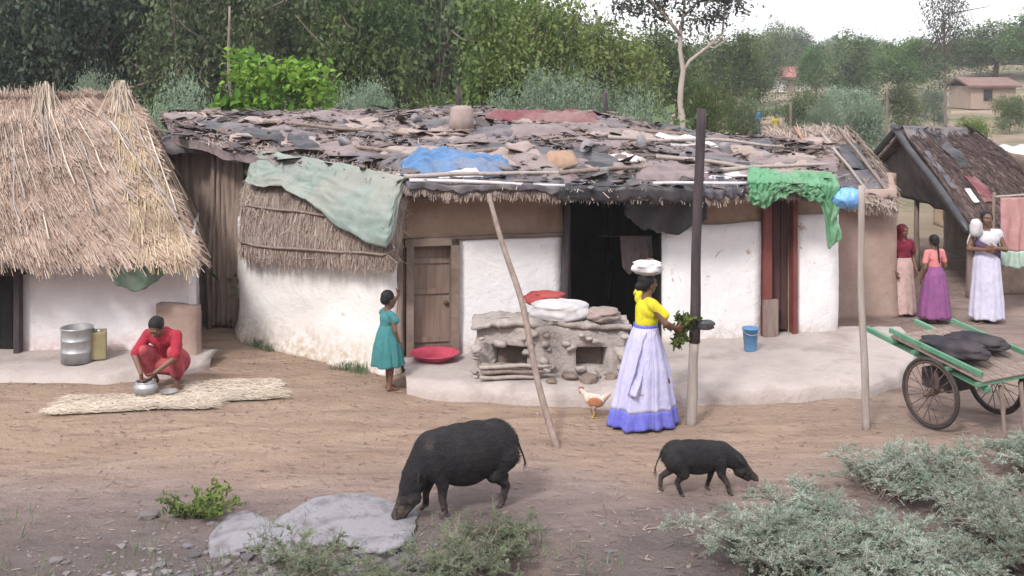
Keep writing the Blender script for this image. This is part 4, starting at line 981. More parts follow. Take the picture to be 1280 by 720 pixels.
# pale sheet-roofed shed behind it
WS = thing('pale_roof_shed', (9.6, 26, 0), 'shed with a pale sheet roof half hidden behind the dark hut', 'shed')
s0, s1 = X(1195,25), X(1420,25)
b = MB(); b.grid(lambda u, v: Vector((s0+(s1-s0)*u+0.25*v, 24.2+3.0*v, Z(238,24.2)+(Z(182,27.2)-Z(238,24.2))*v + 0.03*math.sin(u*60) + 0.03*fbm(u*5,v*3,1))), 90, 10); o = b.build('roof', M['sh_white'], WS, True); solid(o, 0.02)
wall(MB(), [(s0+0.2,26.9),(s0+0.2,24.5),(s1,24.5)], -0.05, 1.15, 0.15, seed=61).build('wall', M['mud'], WS)
# pink cloth hung from a line at the right edge
CL = thing('hung_pink_cloth', (X(1268,16.9), 16.9, 0), 'pink cloth with a pale green hem hanging from a bamboo rail at the right edge', 'cloth')
MB().stick((X(1244,16.9),16.9,Z(246,16.9)), (X(1330,16.9),16.9,Z(240,16.9)), 0.018, 0.016, 0.01, 7, 8, 2).build('bamboo_rail', M['wood_pale'], CL)
def fpk(u, v, a=0.0, c=1.0): 
    v = a+(c-a)*v; x = X(1251,16.86)+0.95*u; return Vector((x+0.02*v*math.sin(u*9), 16.87 - 0.035*math.sin(u*31+1.5*fbm(u*3,v*2,1))*(0.3+0.7*v), Z(245,16.9)-0.02 - (1.02+0.05*math.sin(u*6))*v))
drape('pink_drape', lambda u, v: fpk(u, v, 0, 0.76), 60, 26, M['sh_pink'], parent=CL)
drape('green_hem', lambda u, v: fpk(u, v, 0.76, 1.0), 60, 8, m_sheet('mint_cloth', (0.42,0.55,0.47), None, 0.9, 0.1, 0.1), parent=CL)
for k, px in enumerate((1243, 1331)): MB().stick((X(px,16.95),16.95,-0.05), (X(px,16.95),16.95,Z(243,16.95)+0.03), 0.03, 0.025, 0.02, 7, 6, k+7).build('rail_post', M['wood'], CL)

# ------------------------------------------------------------------ green handcart
ang = math.atan2(0.877, -0.48)
cd = Vector((math.cos(ang), math.sin(ang), 0)); cs = Vector((cd.y, -cd.x, 0))     # along the shafts (to the handles); axle to the right
w1 = Vector((X(1163,11.55), 11.55, 0))
HC = thing('handcart', w1 + cs*0.5, 'green wooden handcart with spoked wheels and a dark sack load', 'cart')
wr = 0.365; hub1 = w1 + Vector((0,0,wr)); hub2 = hub1 + cs*1.0
zrot = Matrix((cd, cs, Vector((0,0,1)))).transposed()
def CP(a, s, z): return w1 + cd*a + cs*s + Vector((0,0,z))   # cart frame: along, side, up
def ring(mb, c, r, tr, n=40, m=8):
    vs = []; fs = []
    for i in range(n):
        a = 2*math.pi*i/n; d = cd*math.cos(a) + Vector((0,0,1))*math.sin(a)
        for k in range(m):
            w = 2*math.pi*k/m; vs.append(c + d*(r + tr*math.cos(w)) + cs*tr*math.sin(w))
    for i in range(n):
        for k in range(m): fs.append((i*m+k, ((i+1)%n)*m+k, ((i+1)%n)*m+(k+1)%m, i*m+(k+1)%m))
    mb.add(vs, fs)
for hub in (hub1, hub2):
    b = MB(); ring(b, hub, wr-0.022, 0.022); W = b.build('wheel', M['rubber'], HC)
    b = MB(); ring(b, hub, wr-0.052, 0.014); b.build('rim', M['rust'], W)
    b = MB(); b.cap(hub-cs*0.07, hub+cs*0.07, 0.032); b.build('hub', M['rust'], W)
    b = MB()
    for i in range(20):
        a = 2*math.pi*i/20; d = cd*math.cos(a)+Vector((0,0,1))*math.sin(a); a2 = a+(0.35 if i % 2 else -0.35); d2 = cd*math.cos(a2)+Vector((0,0,1))*math.sin(a2)
        b.tube([hub + d2*0.03 + cs*0.05*(1 if i % 4 < 2 else -1), hub + d*(wr-0.05)], 0.0045, 5)
    b.build('spokes', M['rust'], W)
b = MB(); b.cap(hub1-cs*0.08, hub2+cs*0.08, 0.022); b.build('axle', M['rust'], HC)
def beam(a, c, w, h, mat, nm):
    a = Vector(a); c = Vector(c); d = (c-a); L = d.length; d.normalize(); sd = cs; up = sd.cross(d)*-1
    if up.z < 0: up = -up
    m = Matrix((d, sd, up)).transposed(); o = MB().box((a+c)/2, (L, w, h), m).build(nm, M[mat], HC, False)
    md = o.modifiers.new('b', 'BEVEL'); md.width = 0.008; md.segments = 2; return o
beam(CP(-0.62,0.12,0.53), CP(0.98,0.12,0.82), 0.05, 0.055, 'paint_green', 'shaft')
beam(CP(-0.62,0.88,0.53), CP(0.98,0.88,0.82), 0.05, 0.055, 'paint_green', 'shaft')
for a in (-0.58, -0.2, 0.22, 0.52):
    z = 0.537+(a+0.62)*0.1765 + 0.052
    o = MB().box((CP(a,0.02,z)+CP(a,0.98,z))/2, (0.06, 1.02, 0.03), Matrix((cd, cs, Vector((0,0,1)))).transposed()).build('crossbar', M['paint_green'], HC, False)
for k in range(6):
    s = 0.1+0.16*k; a0, a1 = -0.62, 0.56; z0_, z1_ = 0.537+0.085, 0.537+1.18*0.1765+0.085
    beam(CP(a0, s, z0_), CP(a1, s, z1_), 0.145, 0.022, 'wood', 'bed_plank')
for s in (0.02, 0.98):
    beam(CP(-0.62,s,0.70), CP(0.56,s,0.90), 0.03, 0.055, 'paint_green', 'side_rail')
for s in (0.1, 0.9):
    MB().stick(CP(-0.0,s,0.58), CP(0.0,s,wr), 0.03, 0.028, 0.0).build('axle_bracket', M['rust'], HC)
for s in (0.36, 0.66):
    MB().stick(CP(-0.56,s,0.53), CP(-0.62,s,-0.03), 0.026, 0.022, 0.01, 8, 5, 3).build('prop_leg', M['wood'], HC)
o = MB().box(CP(0.1,0.35,0.45), (0.36,0.34,0.2), Matrix((cd, cs, Vector((0,0,1)))).transposed()).build('tool_box', M['wood_dark'], HC, False); md = o.modifiers.new('b','BEVEL'); md.width = 0.012
def sack(a, s, z, r, seed):
    c = CP(a, s, z); fn0 = soft((0,0,0), r, seed, 0.22, 0.75)
    o = MB().grid(lambda u, v: c + zrot @ fn0(u, v), 40, 20).build('dark_sack', M['sack_dark'], None, True, c); return o
tag(sack(-0.06,0.30,0.81,(0.38,0.23,0.08),3), 'long dark sack lying on the near side of the handcart bed', 'sack')
tag(sack(0.02,0.74,0.81,(0.34,0.20,0.075),6), 'shorter dark sack lying on the far side of the handcart bed', 'sack')

c = P(790, 318, 14.9)
tag(MB().grid(lambda u, v: c + Vector((-0.16+0.42*u+0.03*v, 0.03*math.sin(u*21)*v+0.02*fbm(u*5,v*5,1), 0.24-0.50*v*(0.8+0.2*math.sin(u*7)))), 30, 20).build('grey_rag', M['sh_mauve'], None, True, c), 'dull grey rag hanging inside the dark open bay above the walking woman', 'cloth')
MB().stick(c+Vector((-0.45,0,0.245)), c+Vector((0.5,0,0.25)), 0.006, 0.006, 0.01, 5, 5, 2).build('rag_line', M['rust'], bpy.data.objects['grey_rag'])
# ------------------------------------------------------------------ people
class Fig:
    """figure coordinates: x to its right, y ahead, z up; T carries them into the place"""
    def __init__(s, loc, yaw, k=1.0):
        s.loc = Vector(loc); s.m = Matrix.Rotation(yaw, 3, 'Z'); s.k = k
    def w(s, p): return s.loc + s.m @ (Vector(p)*s.k)
    def cap(s, mb, a, b, ra, rb): mb.cap(s.w(a), s.w(b), ra*s.k, rb*s.k)
    def ell(s, mb, c, r, rot=None):
        mb.ell(s.w(c), tuple(x*s.k for x in r), s.m @ (rot or Matrix.Identity(3)), 18, 12)
def hand(f, mb, wr, d, n, th, curl=0.5):
    """palm and five fingers: d along the hand, n out of the palm, th towards the thumb"""
    wr = Vector(wr); d = Vector(d).normalized(); n = Vector(n); n = (n - d*n.dot(d)).normalized(); th = Vector(th); th = (th-d*th.dot(d)-n*th.dot(n)).normalized()
    for i, (o, L) in enumerate(((0.030,0.072),(0.010,0.080),(-0.011,0.074),(-0.031,0.058))):
        k = wr + d*0.085 + th*o
        f.cap(mb, wr + th*o*0.6, k, 0.0125, 0.0115)
        c1 = curl*1.0; c2 = curl*2.1
        j1 = k + (d*math.cos(c1*0.8)+n*math.sin(c1*0.8))*L*0.5 + th*o*0.12
        j2 = j1 + (d*math.cos(c2)+n*math.sin(c2))*L*0.5
        f.cap(mb, k, j1, 0.0095, 0.0085); f.cap(mb, j1, j2, 0.0085, 0.007)
    b0 = wr + d*0.025 + th*0.022; b1 = b0 + (d*0.55+th*0.75+n*0.25).normalized()*0.042; b2 = b1 + (d*0.8+th*0.25+n*0.5).normalized()*0.034
    f.cap(mb, b0, b1, 0.013, 0.0105); f.cap(mb, b1, b2, 0.010, 0.008)
def head(f, mb, c, yaw=0.0, pitch=0.0, r=1.0):
    """head with brow, nose, lips, chin and ears; returns a mapper for hair and eyes"""
    m = Matrix.Rotation(yaw, 3, 'Z') @ Matrix.Rotation(pitch, 3, 'X'); c = Vector(c)
    q = lambda x, y, z: c + m @ Vector((x*r, y*r, z*r))
    E = lambda p, rad: f.ell(mb, q(*p), tuple(x*r for x in rad), m)
    E((0,-0.012,0.028), (0.074,0.094,0.082)); E((0,0.022,-0.03), (0.056,0.066,0.075)); E((0,0.058,-0.082), (0.026,0.024,0.022))
    E((0,0.08,0.032), (0.05,0.014,0.012))
    f.cap(mb, q(0,0.088,0.012), q(0,0.108,-0.022), 0.008*r, 0.014*r)
    for sx in (-1, 1):
        E((sx*0.075,-0.005,-0.008), (0.009,0.02,0.032)); E((sx*0.036,0.062,-0.02), (0.022,0.02,0.018)); E((sx*0.013,0.097,-0.026), (0.009,0.01,0.008))
    E((0,0.086,-0.05), (0.024,0.010,0.006)); E((0,0.084,-0.060), (0.021,0.011,0.007))
    return q, m
def eyes(f, q, r, parent):
    for sx in (-1, 1):
        b = MB(); f.ell(b, q(sx*0.031, 0.077, 0.012), (0.011*r, 0.008*r, 0.007*r)); b.build('eye', M['eye'], parent)
def leg(f, mb, hip, kn, an, toe, k=1.0):
    f.cap(mb, hip, kn, 0.085*k, 0.056*k); kn = Vector(kn); an = Vector(an); mid = kn.lerp(an, 0.35)
    f.cap(mb, kn, mid, 0.054*k, 0.054*k); f.cap(mb, mid, an, 0.053*k, 0.034*k)
    toe = Vector(toe); d = (toe-an); d.z = 0; d.normalize(); heel = an - d*0.03; heel.z = toe.z+0.012
    f.cap(mb, an, heel, 0.036*k, 0.034*k); ball = toe - d*0.05; ball.z = toe.z
    f.cap(mb, an + Vector((0,0,-0.02)), ball, 0.034*k, 0.024*k); f.cap(mb, heel, ball, 0.032*k, 0.026*k)
    sdv = Vector((d.y, -d.x, 0))
    for i in range(5): f.cap(mb, ball + sdv*(i-2)*0.013, ball + sdv*(i-2)*0.016 + d*(0.055-0.006*abs(i-1.5)), 0.012*k, 0.009*k)
def arm(f, mb, sh, el, wr, k=1.0):
    f.cap(mb, sh, el, 0.047*k, 0.037*k); f.cap(mb, el, wr, 0.037*k, 0.025*k)
def torso(f, mb, pel, wa, ch, nk, hd, sw=0.165, k=1.0):
    pel, wa, ch, nk, hd = map(Vector, (pel, wa, ch, nk, hd))
    f.ell(mb, pel, (0.155*k,0.115*k,0.12*k)); f.cap(mb, pel, wa, 0.11*k, 0.105*k); f.cap(mb, wa, ch, 0.105*k, 0.115*k)
    f.ell(mb, wa.lerp(ch,0.5), (0.13*k,0.095*k,0.14*k)); f.ell(mb, ch, (0.155*k,0.10*k,0.11*k)); f.cap(mb, ch, nk, 0.09*k, 0.052*k); f.cap(mb, nk, hd, 0.05*k, 0.05*k)
def skirt(f, rings, parent, name, mat, folds=15, amp=0.09, seed=0.0, th=0.006, n=110, m=34, band=None):
    """cloth tube through (z, cx, cy, rx, ry), with folds that deepen downwards; band=(v0,v1) keeps only that share"""
    zs = np.array(rings, float); tt = np.linspace(0, 1, len(rings)); v0, v1 = band or (0, 1)
    def fn(u, v):
        v = v0 + (v1-v0)*v
        z, cx, cy, rx, ry = (np.interp(v, tt, zs[:, i]) for i in range(5)); a = u*2*math.pi
        g = amp*v*(0.65*math.sin(a*folds + 2.2*fbm(math.cos(a), math.sin(a), v*0.8+seed, 1.3)) + 0.6*fbm(math.cos(a)*2, math.sin(a)*2, v*1.5+seed, 1.5, 3))
        w = 1 + g
        return f.w((cx+rx*w*math.cos(a), cy+ry*w*math.sin(a), z + 0.012*v*math.sin(a*folds*0.5)))
    o = MB().grid(fn, n, m).build(name, mat, parent); solid(o, th, -1); return o
def hairdo(f, q, m, r, parent, bun=True, plait=False, long_=0):
    b = MB(); E = lambda p, rad: f.ell(b, q(*p), tuple(x*r for x in rad), m)
    E((0,-0.022,0.036), (0.082,0.097,0.086)); E((0,-0.055,-0.01), (0.074,0.062,0.075))
    if bun: E((0,-0.115,-0.03), (0.045,0.038,0.045))
    for sx in (-1,1): E((sx*0.066,-0.02,0.02), (0.02,0.05,0.05))
    if plait:
        for i in range(8): E((0.004*math.sin(i*2),-0.105-0.004*i,-0.06-0.042*i), (0.022-0.0012*i,0.02,0.03))
    blob(b, 'hair', M['hair'], parent, 0.007*max(0.7, f.k), 2, 0.4)

# ---- woman with a head load
wY = 11.72
def yaw_of(deg): return R(deg)
W1 = thing('person', (X(806,wY), wY, gz(X(806,wY), wY)), 'woman in yellow blouse and lavender skirt walking with a white bundle on her head', 'person')
f = Fig(W1.location, R(-72), 1.0)
b = MB()
torso(f, b, (0,0,0.86), (0,0.015,1.0), (0,0.03,1.2), (0,0.02,1.34), (0,0.03,1.42))
q, hm = head(f, b, (0,0.035,1.475), 0.15, -0.05)
leg(f, b, (0.085,0,0.84), (0.09,0.20,0.46), (0.085,0.20,0.085), (0.09,0.34,0.02)); leg(f, b, (-0.085,0,0.84), (-0.085,0.03,0.45), (-0.085,-0.26,0.12), (-0.085,-0.14,0.03))
arm(f, b, (0.165,0.02,1.28), (0.25,0.12,1.10), (0.17,0.27,1.02)); hand(f, b, (0.17,0.27,1.02), (-0.1,0.9,-0.1), (-1,0.1,0.3), (0,0.2,1), 0.9)
arm(f, b, (-0.165,0.02,1.29), (-0.30,0.14,1.40), (-0.16,0.10,1.62)); hand(f, b, (-0.16,0.10,1.62), (0.5,0.0,0.8), (0.9,-0.1,-0.3), (0,1,0.2), 0.5)
blob(b, 'body', M['skin'], W1, 0.0065, 2, 0.4)
eyes(f, q, 1.0, W1); hairdo(f, q, hm, 1.0, W1)
b = MB()
f.cap(b, (0,0.015,1.03), (0,0.03,1.2), 0.118, 0.128); f.ell(b, (0,0.03,1.2), (0.172,0.118,0.125)); f.ell(b, (0,0.02,1.1), (0.145,0.11,0.14)); f.ell(b, (0.07,0.10,1.19), (0.068,0.055,0.062)); f.ell(b, (-0.07,0.10,1.19), (0.068,0.055,0.062))
f.cap(b, (0.16,0.02,1.28), (0.215,0.12,1.18), 0.062, 0.056); f.cap(b, (-0.16,0.02,1.285), (-0.27,0.11,1.37), 0.062, 0.056); f.cap(b, (-0.12,0.02,1.29), (0.12,0.02,1.29), 0.055, 0.055)
blob(b, 'blouse', m_cloth('yellow_cotton', (0.62,0.56,0.035), (0.50,0.44,0.03)), W1, 0.009, 3)
b = MB(); b.tube([f.w((-0.24,0.02,1.30)), f.w((-0.31,0.13,1.42)), f.w((-0.25,0.12,1.55))], [0.05,0.055,0.045], 12); blob(b, 'yellow_sleeve', m_cloth('yellow_sleeve_cotton', (0.60,0.53,0.06), (0.48,0.42,0.05)), W1, 0.009, 2)
rings = [(1.04,0,0.015,0.135,0.112),(0.95,0,0.0,0.165,0.14),(0.84,0,0,0.195,0.175),(0.6,0,0.0,0.225,0.25),(0.3,0,-0.01,0.255,0.30),(0.02,0,-0.02,0.29,0.36)]
lav = m_cloth('lavender_cotton', (0.40,0.39,0.60), (0.50,0.48,0.65), 5); bl = m_cloth('blue_hem_cotton', (0.115,0.12,0.47), (0.16,0.165,0.52))
skirt(f, rings, W1, 'skirt', lav, 13, 0.10, 1.0, band=(0, 0.875)); skirt(f, rings, W1, 'blue_hem', bl, 13, 0.10, 1.0, m=6, band=(0.875, 1.0)); 
b = MB(); b.grid(lambda u, v: f.w(((0.142+0.005*math.sin(v*9))*math.cos(u*6.283), 0.012+0.12*math.sin(u*6.283), 0.985+0.075*v)), 50, 4); o = b.build('waistband', bl, W1); solid(o, 0.008)
# sash end trailing behind
o = MB().grid(lambda u, v: f.w((0.13+0.10*v+0.03*math.sin(u*9+v*4)+0.02*fbm(u*4,v*4,1), -0.09-0.20*v+0.16*u, 1.0-0.62*v)), 14, 22).build('sash', lav, W1); solid(o, 0.004)
hb = f.w((0, 0.03, 1.585)); b = MB(); b.grid(soft(hb + Vector((0,0,0.055)), (0.155,0.15,0.075), 4, 0.3), 40, 20)
b.grid(lambda u, v: hb + Vector(((0.07+0.025*math.sin(v*6.28))*math.cos(u*6.28), (0.07+0.025*math.sin(v*6.28))*math.sin(u*6.28), 0.0+0.022*math.cos(v*6.28))), 24, 10)
tag(b.build('head_bundle', M['sh_white'], None, True, hb), "white cloth bundle carried on the walking woman's head", 'bundle')
gp = f.w((0.13, 0.365, 1.02)); G = MB(); lf = MB()
for i in range(17):
    d = Vector((random.gauss(0.15,0.4), random.gauss(-0.2,0.3), random.gauss(-0.1,0.5))).normalized(); e = gp + d*random.uniform(0.12,0.22); G.stick(gp - d*0.06, e, 0.004, 0.002, 0.05, 5, 4)
    for _ in range(16):
        c = gp.lerp(e, random.uniform(0.3,1.05)); a = Vector((random.gauss(0,1), random.gauss(0,1), random.gauss(0,1))).normalized(); lf.ribbon(c, c + a*random.uniform(0.04,0.075), 0.03, None, 0.004)
GP = thing('leaf_bunch', gp, "bunch of green leafy stems held in the walking woman's hand", 'greens'); G.build('stems', M['lf_mid'], GP); lf.build('leaves', M['lf_lime'], GP, False)

# ---- child by the door
cY = 12.88
C1 = thing('person', (X(484,cY), cY, gz(X(484,cY), cY)), 'small child in a teal frock standing at the corner of the rounded white hut', 'person')
f = Fig(C1.location, R(-55), 0.72); b = MB()
torso(f, b, (0,0,0.80), (0,0.01,0.93), (0,0.01,1.14), (0,0.0,1.29), (0,0.01,1.38), k=0.96); q, hm = head(f, b, (0,0.02,1.455), 0.1, -0.15, 1.18)
leg(f, b, (0.08,0,0.78), (0.085,0.03,0.43), (0.085,0.0,0.08), (0.1,0.15,0.02), 0.9); leg(f, b, (-0.08,0,0.78), (-0.085,0.07,0.43), (-0.085,0.06,0.08), (-0.1,0.21,0.02), 0.9)
arm(f, b, (0.155,0.0,1.22), (0.22,0.02,0.98), (0.17,0.12,0.78), 0.9); hand(f, b, (0.17,0.12,0.78), (-0.05,0.3,-1), (-1,0,0), (0,1,0), 0.4)
arm(f, b, (-0.155,0.0,1.23), (-0.24,0.22,1.27), (-0.12,0.27,1.47), 0.9); hand(f, b, (-0.12,0.27,1.47), (0.4,-0.2,0.9), (0.5,-1,0), (1,0.4,0), 0.5)
blob(b, 'body', M['skin'], C1, 0.0055, 2, 0.4); eyes(f, q, 1.18, C1); hairdo(f, q, hm, 1.18, C1, False)
b = MB(); f.cap(b, (0,0.01,0.95), (0,0.01,1.14), 0.125, 0.128); f.ell(b, (0,0.01,1.14), (0.17,0.118,0.13)); f.ell(b, (0,0.01,1.0), (0.145,0.115,0.14))
for sx in (-1,1): f.cap(b, (sx*0.15,0.0,1.215), (sx*0.20,0.04+0.05*(sx<0),1.14+0.09*(sx<0)), 0.062, 0.062)
f.cap(b, (-0.11,0,1.235), (0.11,0,1.235), 0.052, 0.052)
teal = m_cloth('teal_cotton', (0.045,0.165,0.175), (0.06,0.20,0.21)); blob(b, 'frock_top', teal, C1, 0.008, 3)
skirt(f, [(1.03,0,0.01,0.14,0.115),(0.9,0,0,0.185,0.155),(0.7,0,0,0.225,0.205),(0.40,0,0.01,0.265,0.25)], C1, 'frock_skirt', teal, 11, 0.10, 3.0)

# ---- crouching person in red
sY = 13.08
S1 = thing('person', (X(208,sY), sY, 0.02), 'person in red crouching with bent head before the thatched hut', 'person')
f = Fig(S1.location, R(168), 1.0); b = MB()
torso(f, b, (0,-0.14,0.27), (0,-0.10,0.40), (0,0.06,0.56), (0,0.15,0.645), (0,0.20,0.69)); q, hm = head(f, b, (0,0.235,0.725), 0.05, -0.75)
leg(f, b, (0.10,-0.12,0.25), (0.21,0.20,0.44), (0.15,0.0,0.08), (0.19,0.16,0.02)); leg(f, b, (-0.10,-0.12,0.25), (-0.21,0.20,0.44), (-0.15,0.0,0.08), (-0.19,0.16,0.02))
arm(f, b, (0.18,0.09,0.60), (0.25,0.27,0.40), (0.09,0.40,0.23)); hand(f, b, (0.09,0.40,0.23), (-0.35,0.5,-0.7), (-0.8,0,0.2), (0,0.7,0.7), 0.7)
arm(f, b, (-0.18,0.09,0.60), (-0.26,0.26,0.40), (-0.08,0.39,0.25)); hand(f, b, (-0.08,0.39,0.25), (0.35,0.5,-0.6), (0.8,0,0.2), (0,0.7,0.7), 0.7)
blob(b, 'body', M['skin'], S1, 0.0065, 2, 0.4); eyes(f, q, 1.0, S1); hairdo(f, q, hm, 1.0, S1, True)
b = MB(); f.cap(b, (0,-0.12,0.34), (0,0.06,0.56), 0.135, 0.135); f.ell(b, (0,0.07,0.565), (0.18,0.125,0.12)); f.ell(b, (0,-0.05,0.45), (0.165,0.135,0.16)); f.cap(b, (-0.14,0.10,0.61), (0.14,0.10,0.61), 0.062, 0.062)
for sx in (-1,1): f.cap(b, (sx*0.18,0.09,0.60), (sx*0.245,0.25,0.42), 0.068, 0.06)
blob(b, 'red_blouse', m_cloth('red_cotton', (0.34,0.03,0.05), (0.26,0.026,0.042)), S1, 0.009, 3)
b = MB(); f.ell(b, (0,-0.15,0.24), (0.215,0.17,0.17))
for sx in (-1,1): f.cap(b, (sx*0.10,-0.12,0.25), (sx*0.205,0.19,0.435), 0.118, 0.088); f.cap(b, (sx*0.205,0.19,0.43), (sx*0.17,0.06,0.18), 0.085, 0.085)
f.cap(b, (-0.12,-0.02,0.22), (0.12,-0.02,0.22), 0.11, 0.11)
blob(b, 'rose_skirt', m_cloth('rose_cotton', (0.42,0.09,0.10), (0.30,0.06,0.08)), S1, 0.011, 4)
c = f.w((0.0,0.46,0.0)); b = MB(); b.lathe(c, [(0,0.005),(0.07,0.005),(0.125,0.05),(0.14,0.10),(0.12,0.145),(0.10,0.155),(0.115,0.172),(0.105,0.172),(0.09,0.155),(0.11,0.10),(0,0.03)], 32)
tag(b.build('cooking_pot', M['steel'], None, True, c), 'round grey metal pot on the ground between the crouching person and the mats', 'pot')
c = f.w((-0.27,0.42,0.0)); b = MB(); b.lathe(c, [(0,0.005),(0.06,0.005),(0.10,0.06),(0.105,0.065),(0.095,0.064),(0.055,0.015),(0,0.012)], 28)
tag(b.build('bowl', M['steel'], None, True, c), "small open steel bowl on the ground beside the crouching person's knee", 'bowl')

# ---- three figures on the right
def walker(px, Y, k, yaw, label, top, low, lowname, sk, head_yaw=0.0, cover=None, hold=None, stole=None, hair_kw={}):
    T = thing('person', (X(px,Y), Y, gz(X(px,Y),Y)), label, 'person'); f = Fig(T.location, R(yaw), k); b = MB()
    torso(f, b, (0,0,0.86), (0,0.015,1.0), (0,0.02,1.2), (0,0.01,1.345), (0,0.02,1.43)); q, hm = head(f, b, (0,0.025,1.49), head_yaw, -0.05, 1.0+0.25*max(0,0.9-k))
    leg(f, b, (0.085,0,0.84), (0.09,0.06,0.46), (0.09,0.03,0.085), (0.1,0.17,0.02)); leg(f, b, (-0.085,0,0.84), (-0.09,0.02,0.46), (-0.09,-0.08,0.085), (-0.1,0.06,0.02))
    arm(f, b, (0.165,0.0,1.28), (0.235,-0.02,1.02), (0.22,0.12,0.82)) if not hold else arm(f, b, (0.165,0.0,1.28), (0.25,0.05,1.05), (0.07,0.22,1.07))
    if hold: hand(f, b, (0.07,0.22,1.07), (-1,0.3,0), (0,-1,0), (0,0,1), 0.5)
    else: hand(f, b, (0.22,0.12,0.82), (-0.05,0.3,-1), (-1,0,0), (0,1,0), 0.4)
    if hold != 'up':
        arm(f, b, (-0.165,0.0,1.28), (-0.23,-0.03,1.02), (-0.22,0.08,0.81)); hand(f, b, (-0.22,0.08,0.81), (0.05,0.25,-1), (1,0,0), (0,1,0), 0.4)
    else:
        arm(f, b, (-0.165,0.0,1.28), (-0.25,0.05,1.05), (-0.07,0.24,1.10)); hand(f, b, (-0.07,0.24,1.10), (1,0.2,0), (0,-1,0), (0,0,1), 0.5)
    blob(b, 'body', M['skin'], T, 0.008, 2, 0.4); r_ = 1.0+0.25*max(0,0.9-k); eyes(f, q, r_, T); hairdo(f, q, hm, r_, T, **hair_kw)
    b = MB(); f.cap(b, (0,0.015,0.98), (0,0.02,1.2), 0.12, 0.128); f.ell(b, (0,0.02,1.2), (0.172,0.12,0.125)); f.ell(b, (0,0.02,1.06), (0.15,0.115,0.15)); f.cap(b, (-0.12,0.0,1.29), (0.12,0.0,1.29), 0.055, 0.055)
    for sx in (-1,1): f.cap(b, (sx*0.16,0,1.28), (sx*0.215,-0.01,1.12), 0.063, 0.055)
    blob(b, 'blouse', top, T, 0.011, 3)
    skirt(f, sk, T, lowname, low, 12, 0.07, px*0.1)
    if cover:
        b = MB(); f.ell(b, (0,-0.005,1.515), (0.10,0.115,0.10)); f.cap(b, (0,-0.05,1.46), (0,-0.06,1.28), 0.095, 0.13); blob(b, 'headscarf', cover, T, 0.011, 3)
    if stole:
        def fs_(u, v):
            a = -0.9 + 4.2*u; w = 0.172+0.012*math.sin(u*15+v*3); z = 1.32 - 0.34*u - 0.10*v + 0.02*math.sin(v*8)
            return f.w((w*math.cos(a)*1.02, 0.02+0.8*w*math.sin(a), z))
        o = MB().grid(fs_, 40, 10).build('stole', stole, T); solid(o, 0.008)
    return T, f
ank = [(1.03,0,0.015,0.135,0.115),(0.9,0,0,0.18,0.16),(0.6,0,0.0,0.20,0.185),(0.3,0,0.0,0.225,0.20),(0.06,0,0.0,0.235,0.215)]
walker(1128, 16.9, 0.86, 195, 'person in a dark maroon headscarf and pale pink skirt beside the brown mud wall', m_cloth('maroon_cotton', (0.19,0.022,0.045)), m_cloth('pale_pink_cotton', (0.56,0.40,0.37)), 'skirt', ank, cover=m_cloth('maroon_scarf', (0.21,0.022,0.05)))
walker(1168, 16.45, 0.80, 20, 'girl with black hair, pink top and purple skirt seen from behind', m_cloth('pink_cotton', (0.66,0.24,0.24)), m_cloth('purple_cotton', (0.19,0.075,0.19), (0.26,0.09,0.22)), 'skirt', [(1.03,0,0.015,0.135,0.115),(0.9,0,0,0.19,0.17),(0.6,0,0.0,0.24,0.22),(0.10,0,0.0,0.30,0.27)], hair_kw=dict(bun=False, plait=True))
T3, f3 = walker(1233, 16.45, 1.02, 170, 'tall woman in a white blouse and pale lavender sari by the pink cloth', m_cloth('white_cotton', (0.62,0.60,0.66)), m_cloth('pale_lavender_cotton', (0.47,0.46,0.60), (0.56,0.55,0.66)), 'sari', ank, hold='up', stole=m_cloth('violet_stole', (0.13,0.085,0.17)))
c = f3.w((0.17,0.12,1.36)); tag(MB().grid(soft(c, (0.085,0.08,0.13), 3, 0.25), 26, 14).build('white_bundle', M['sh_white'], None, True, c), 'white cloth bundle resting on the shoulder of the tall lavender sari woman', 'bundle')
# ---- far people beyond the roof
def far_person(px, Y, k, label, tc, lc):
    T = thing('person', (X(px,Y), Y, gz(X(px,Y),Y)-0.02), label, 'person'); f = Fig(T.location, R(200), k); b = MB()
    torso(f, b, (0,0,0.86), (0,0.015,1.0), (0,0.02,1.2), (0,0.01,1.345), (0,0.02,1.43)); q, hm = head(f, b, (0,0.025,1.49))
    for sx in (-1,1):
        leg(f, b, (sx*0.085,0,0.84), (sx*0.1,0.03,0.46), (sx*0.1,0,0.085), (sx*0.12,0.13,0.02)); arm(f, b, (sx*0.165,0,1.28), (sx*0.25,-0.02,1.03), (sx*0.26,0.1,0.82)); hand(f, b, (sx*0.26,0.1,0.82), (0,0.3,-1), (-sx,0,0), (0,1,0), 0.4)
    blob(b, 'body', M['skin'], T, 0.014, 1, 0.4); hairdo(f, q, hm, 1.0, T, False)
    b = MB(); f.cap(b, (0,0.015,0.92), (0,0.02,1.2), 0.125, 0.13); f.ell(b, (0,0.02,1.2), (0.18,0.125,0.13)); f.cap(b, (-0.12,0,1.29), (0.12,0,1.29), 0.058, 0.058)
    for sx in (-1,1): f.cap(b, (sx*0.16,0,1.28), (sx*0.24,-0.01,1.08), 0.066, 0.06)
    blob(b, 'shirt', tc, T, 0.016, 2); skirt(f, ank, T, 'skirt', lc, 10, 0.06, px*0.3, n=50, m=14)
far_person(946, 62, 1.0, 'distant figure in a blue shirt standing on the open land beyond the long roof', m_cloth('blue_cotton', (0.04,0.17,0.36)), m_cloth('slate_cotton', (0.06,0.07,0.12)))
far_person(969, 58, 0.9, 'distant figure in a mustard top standing right of the blue shirted one', m_cloth('mustard_cotton', (0.38,0.31,0.05)), m_cloth('tan_cotton', (0.34,0.26,0.15)))

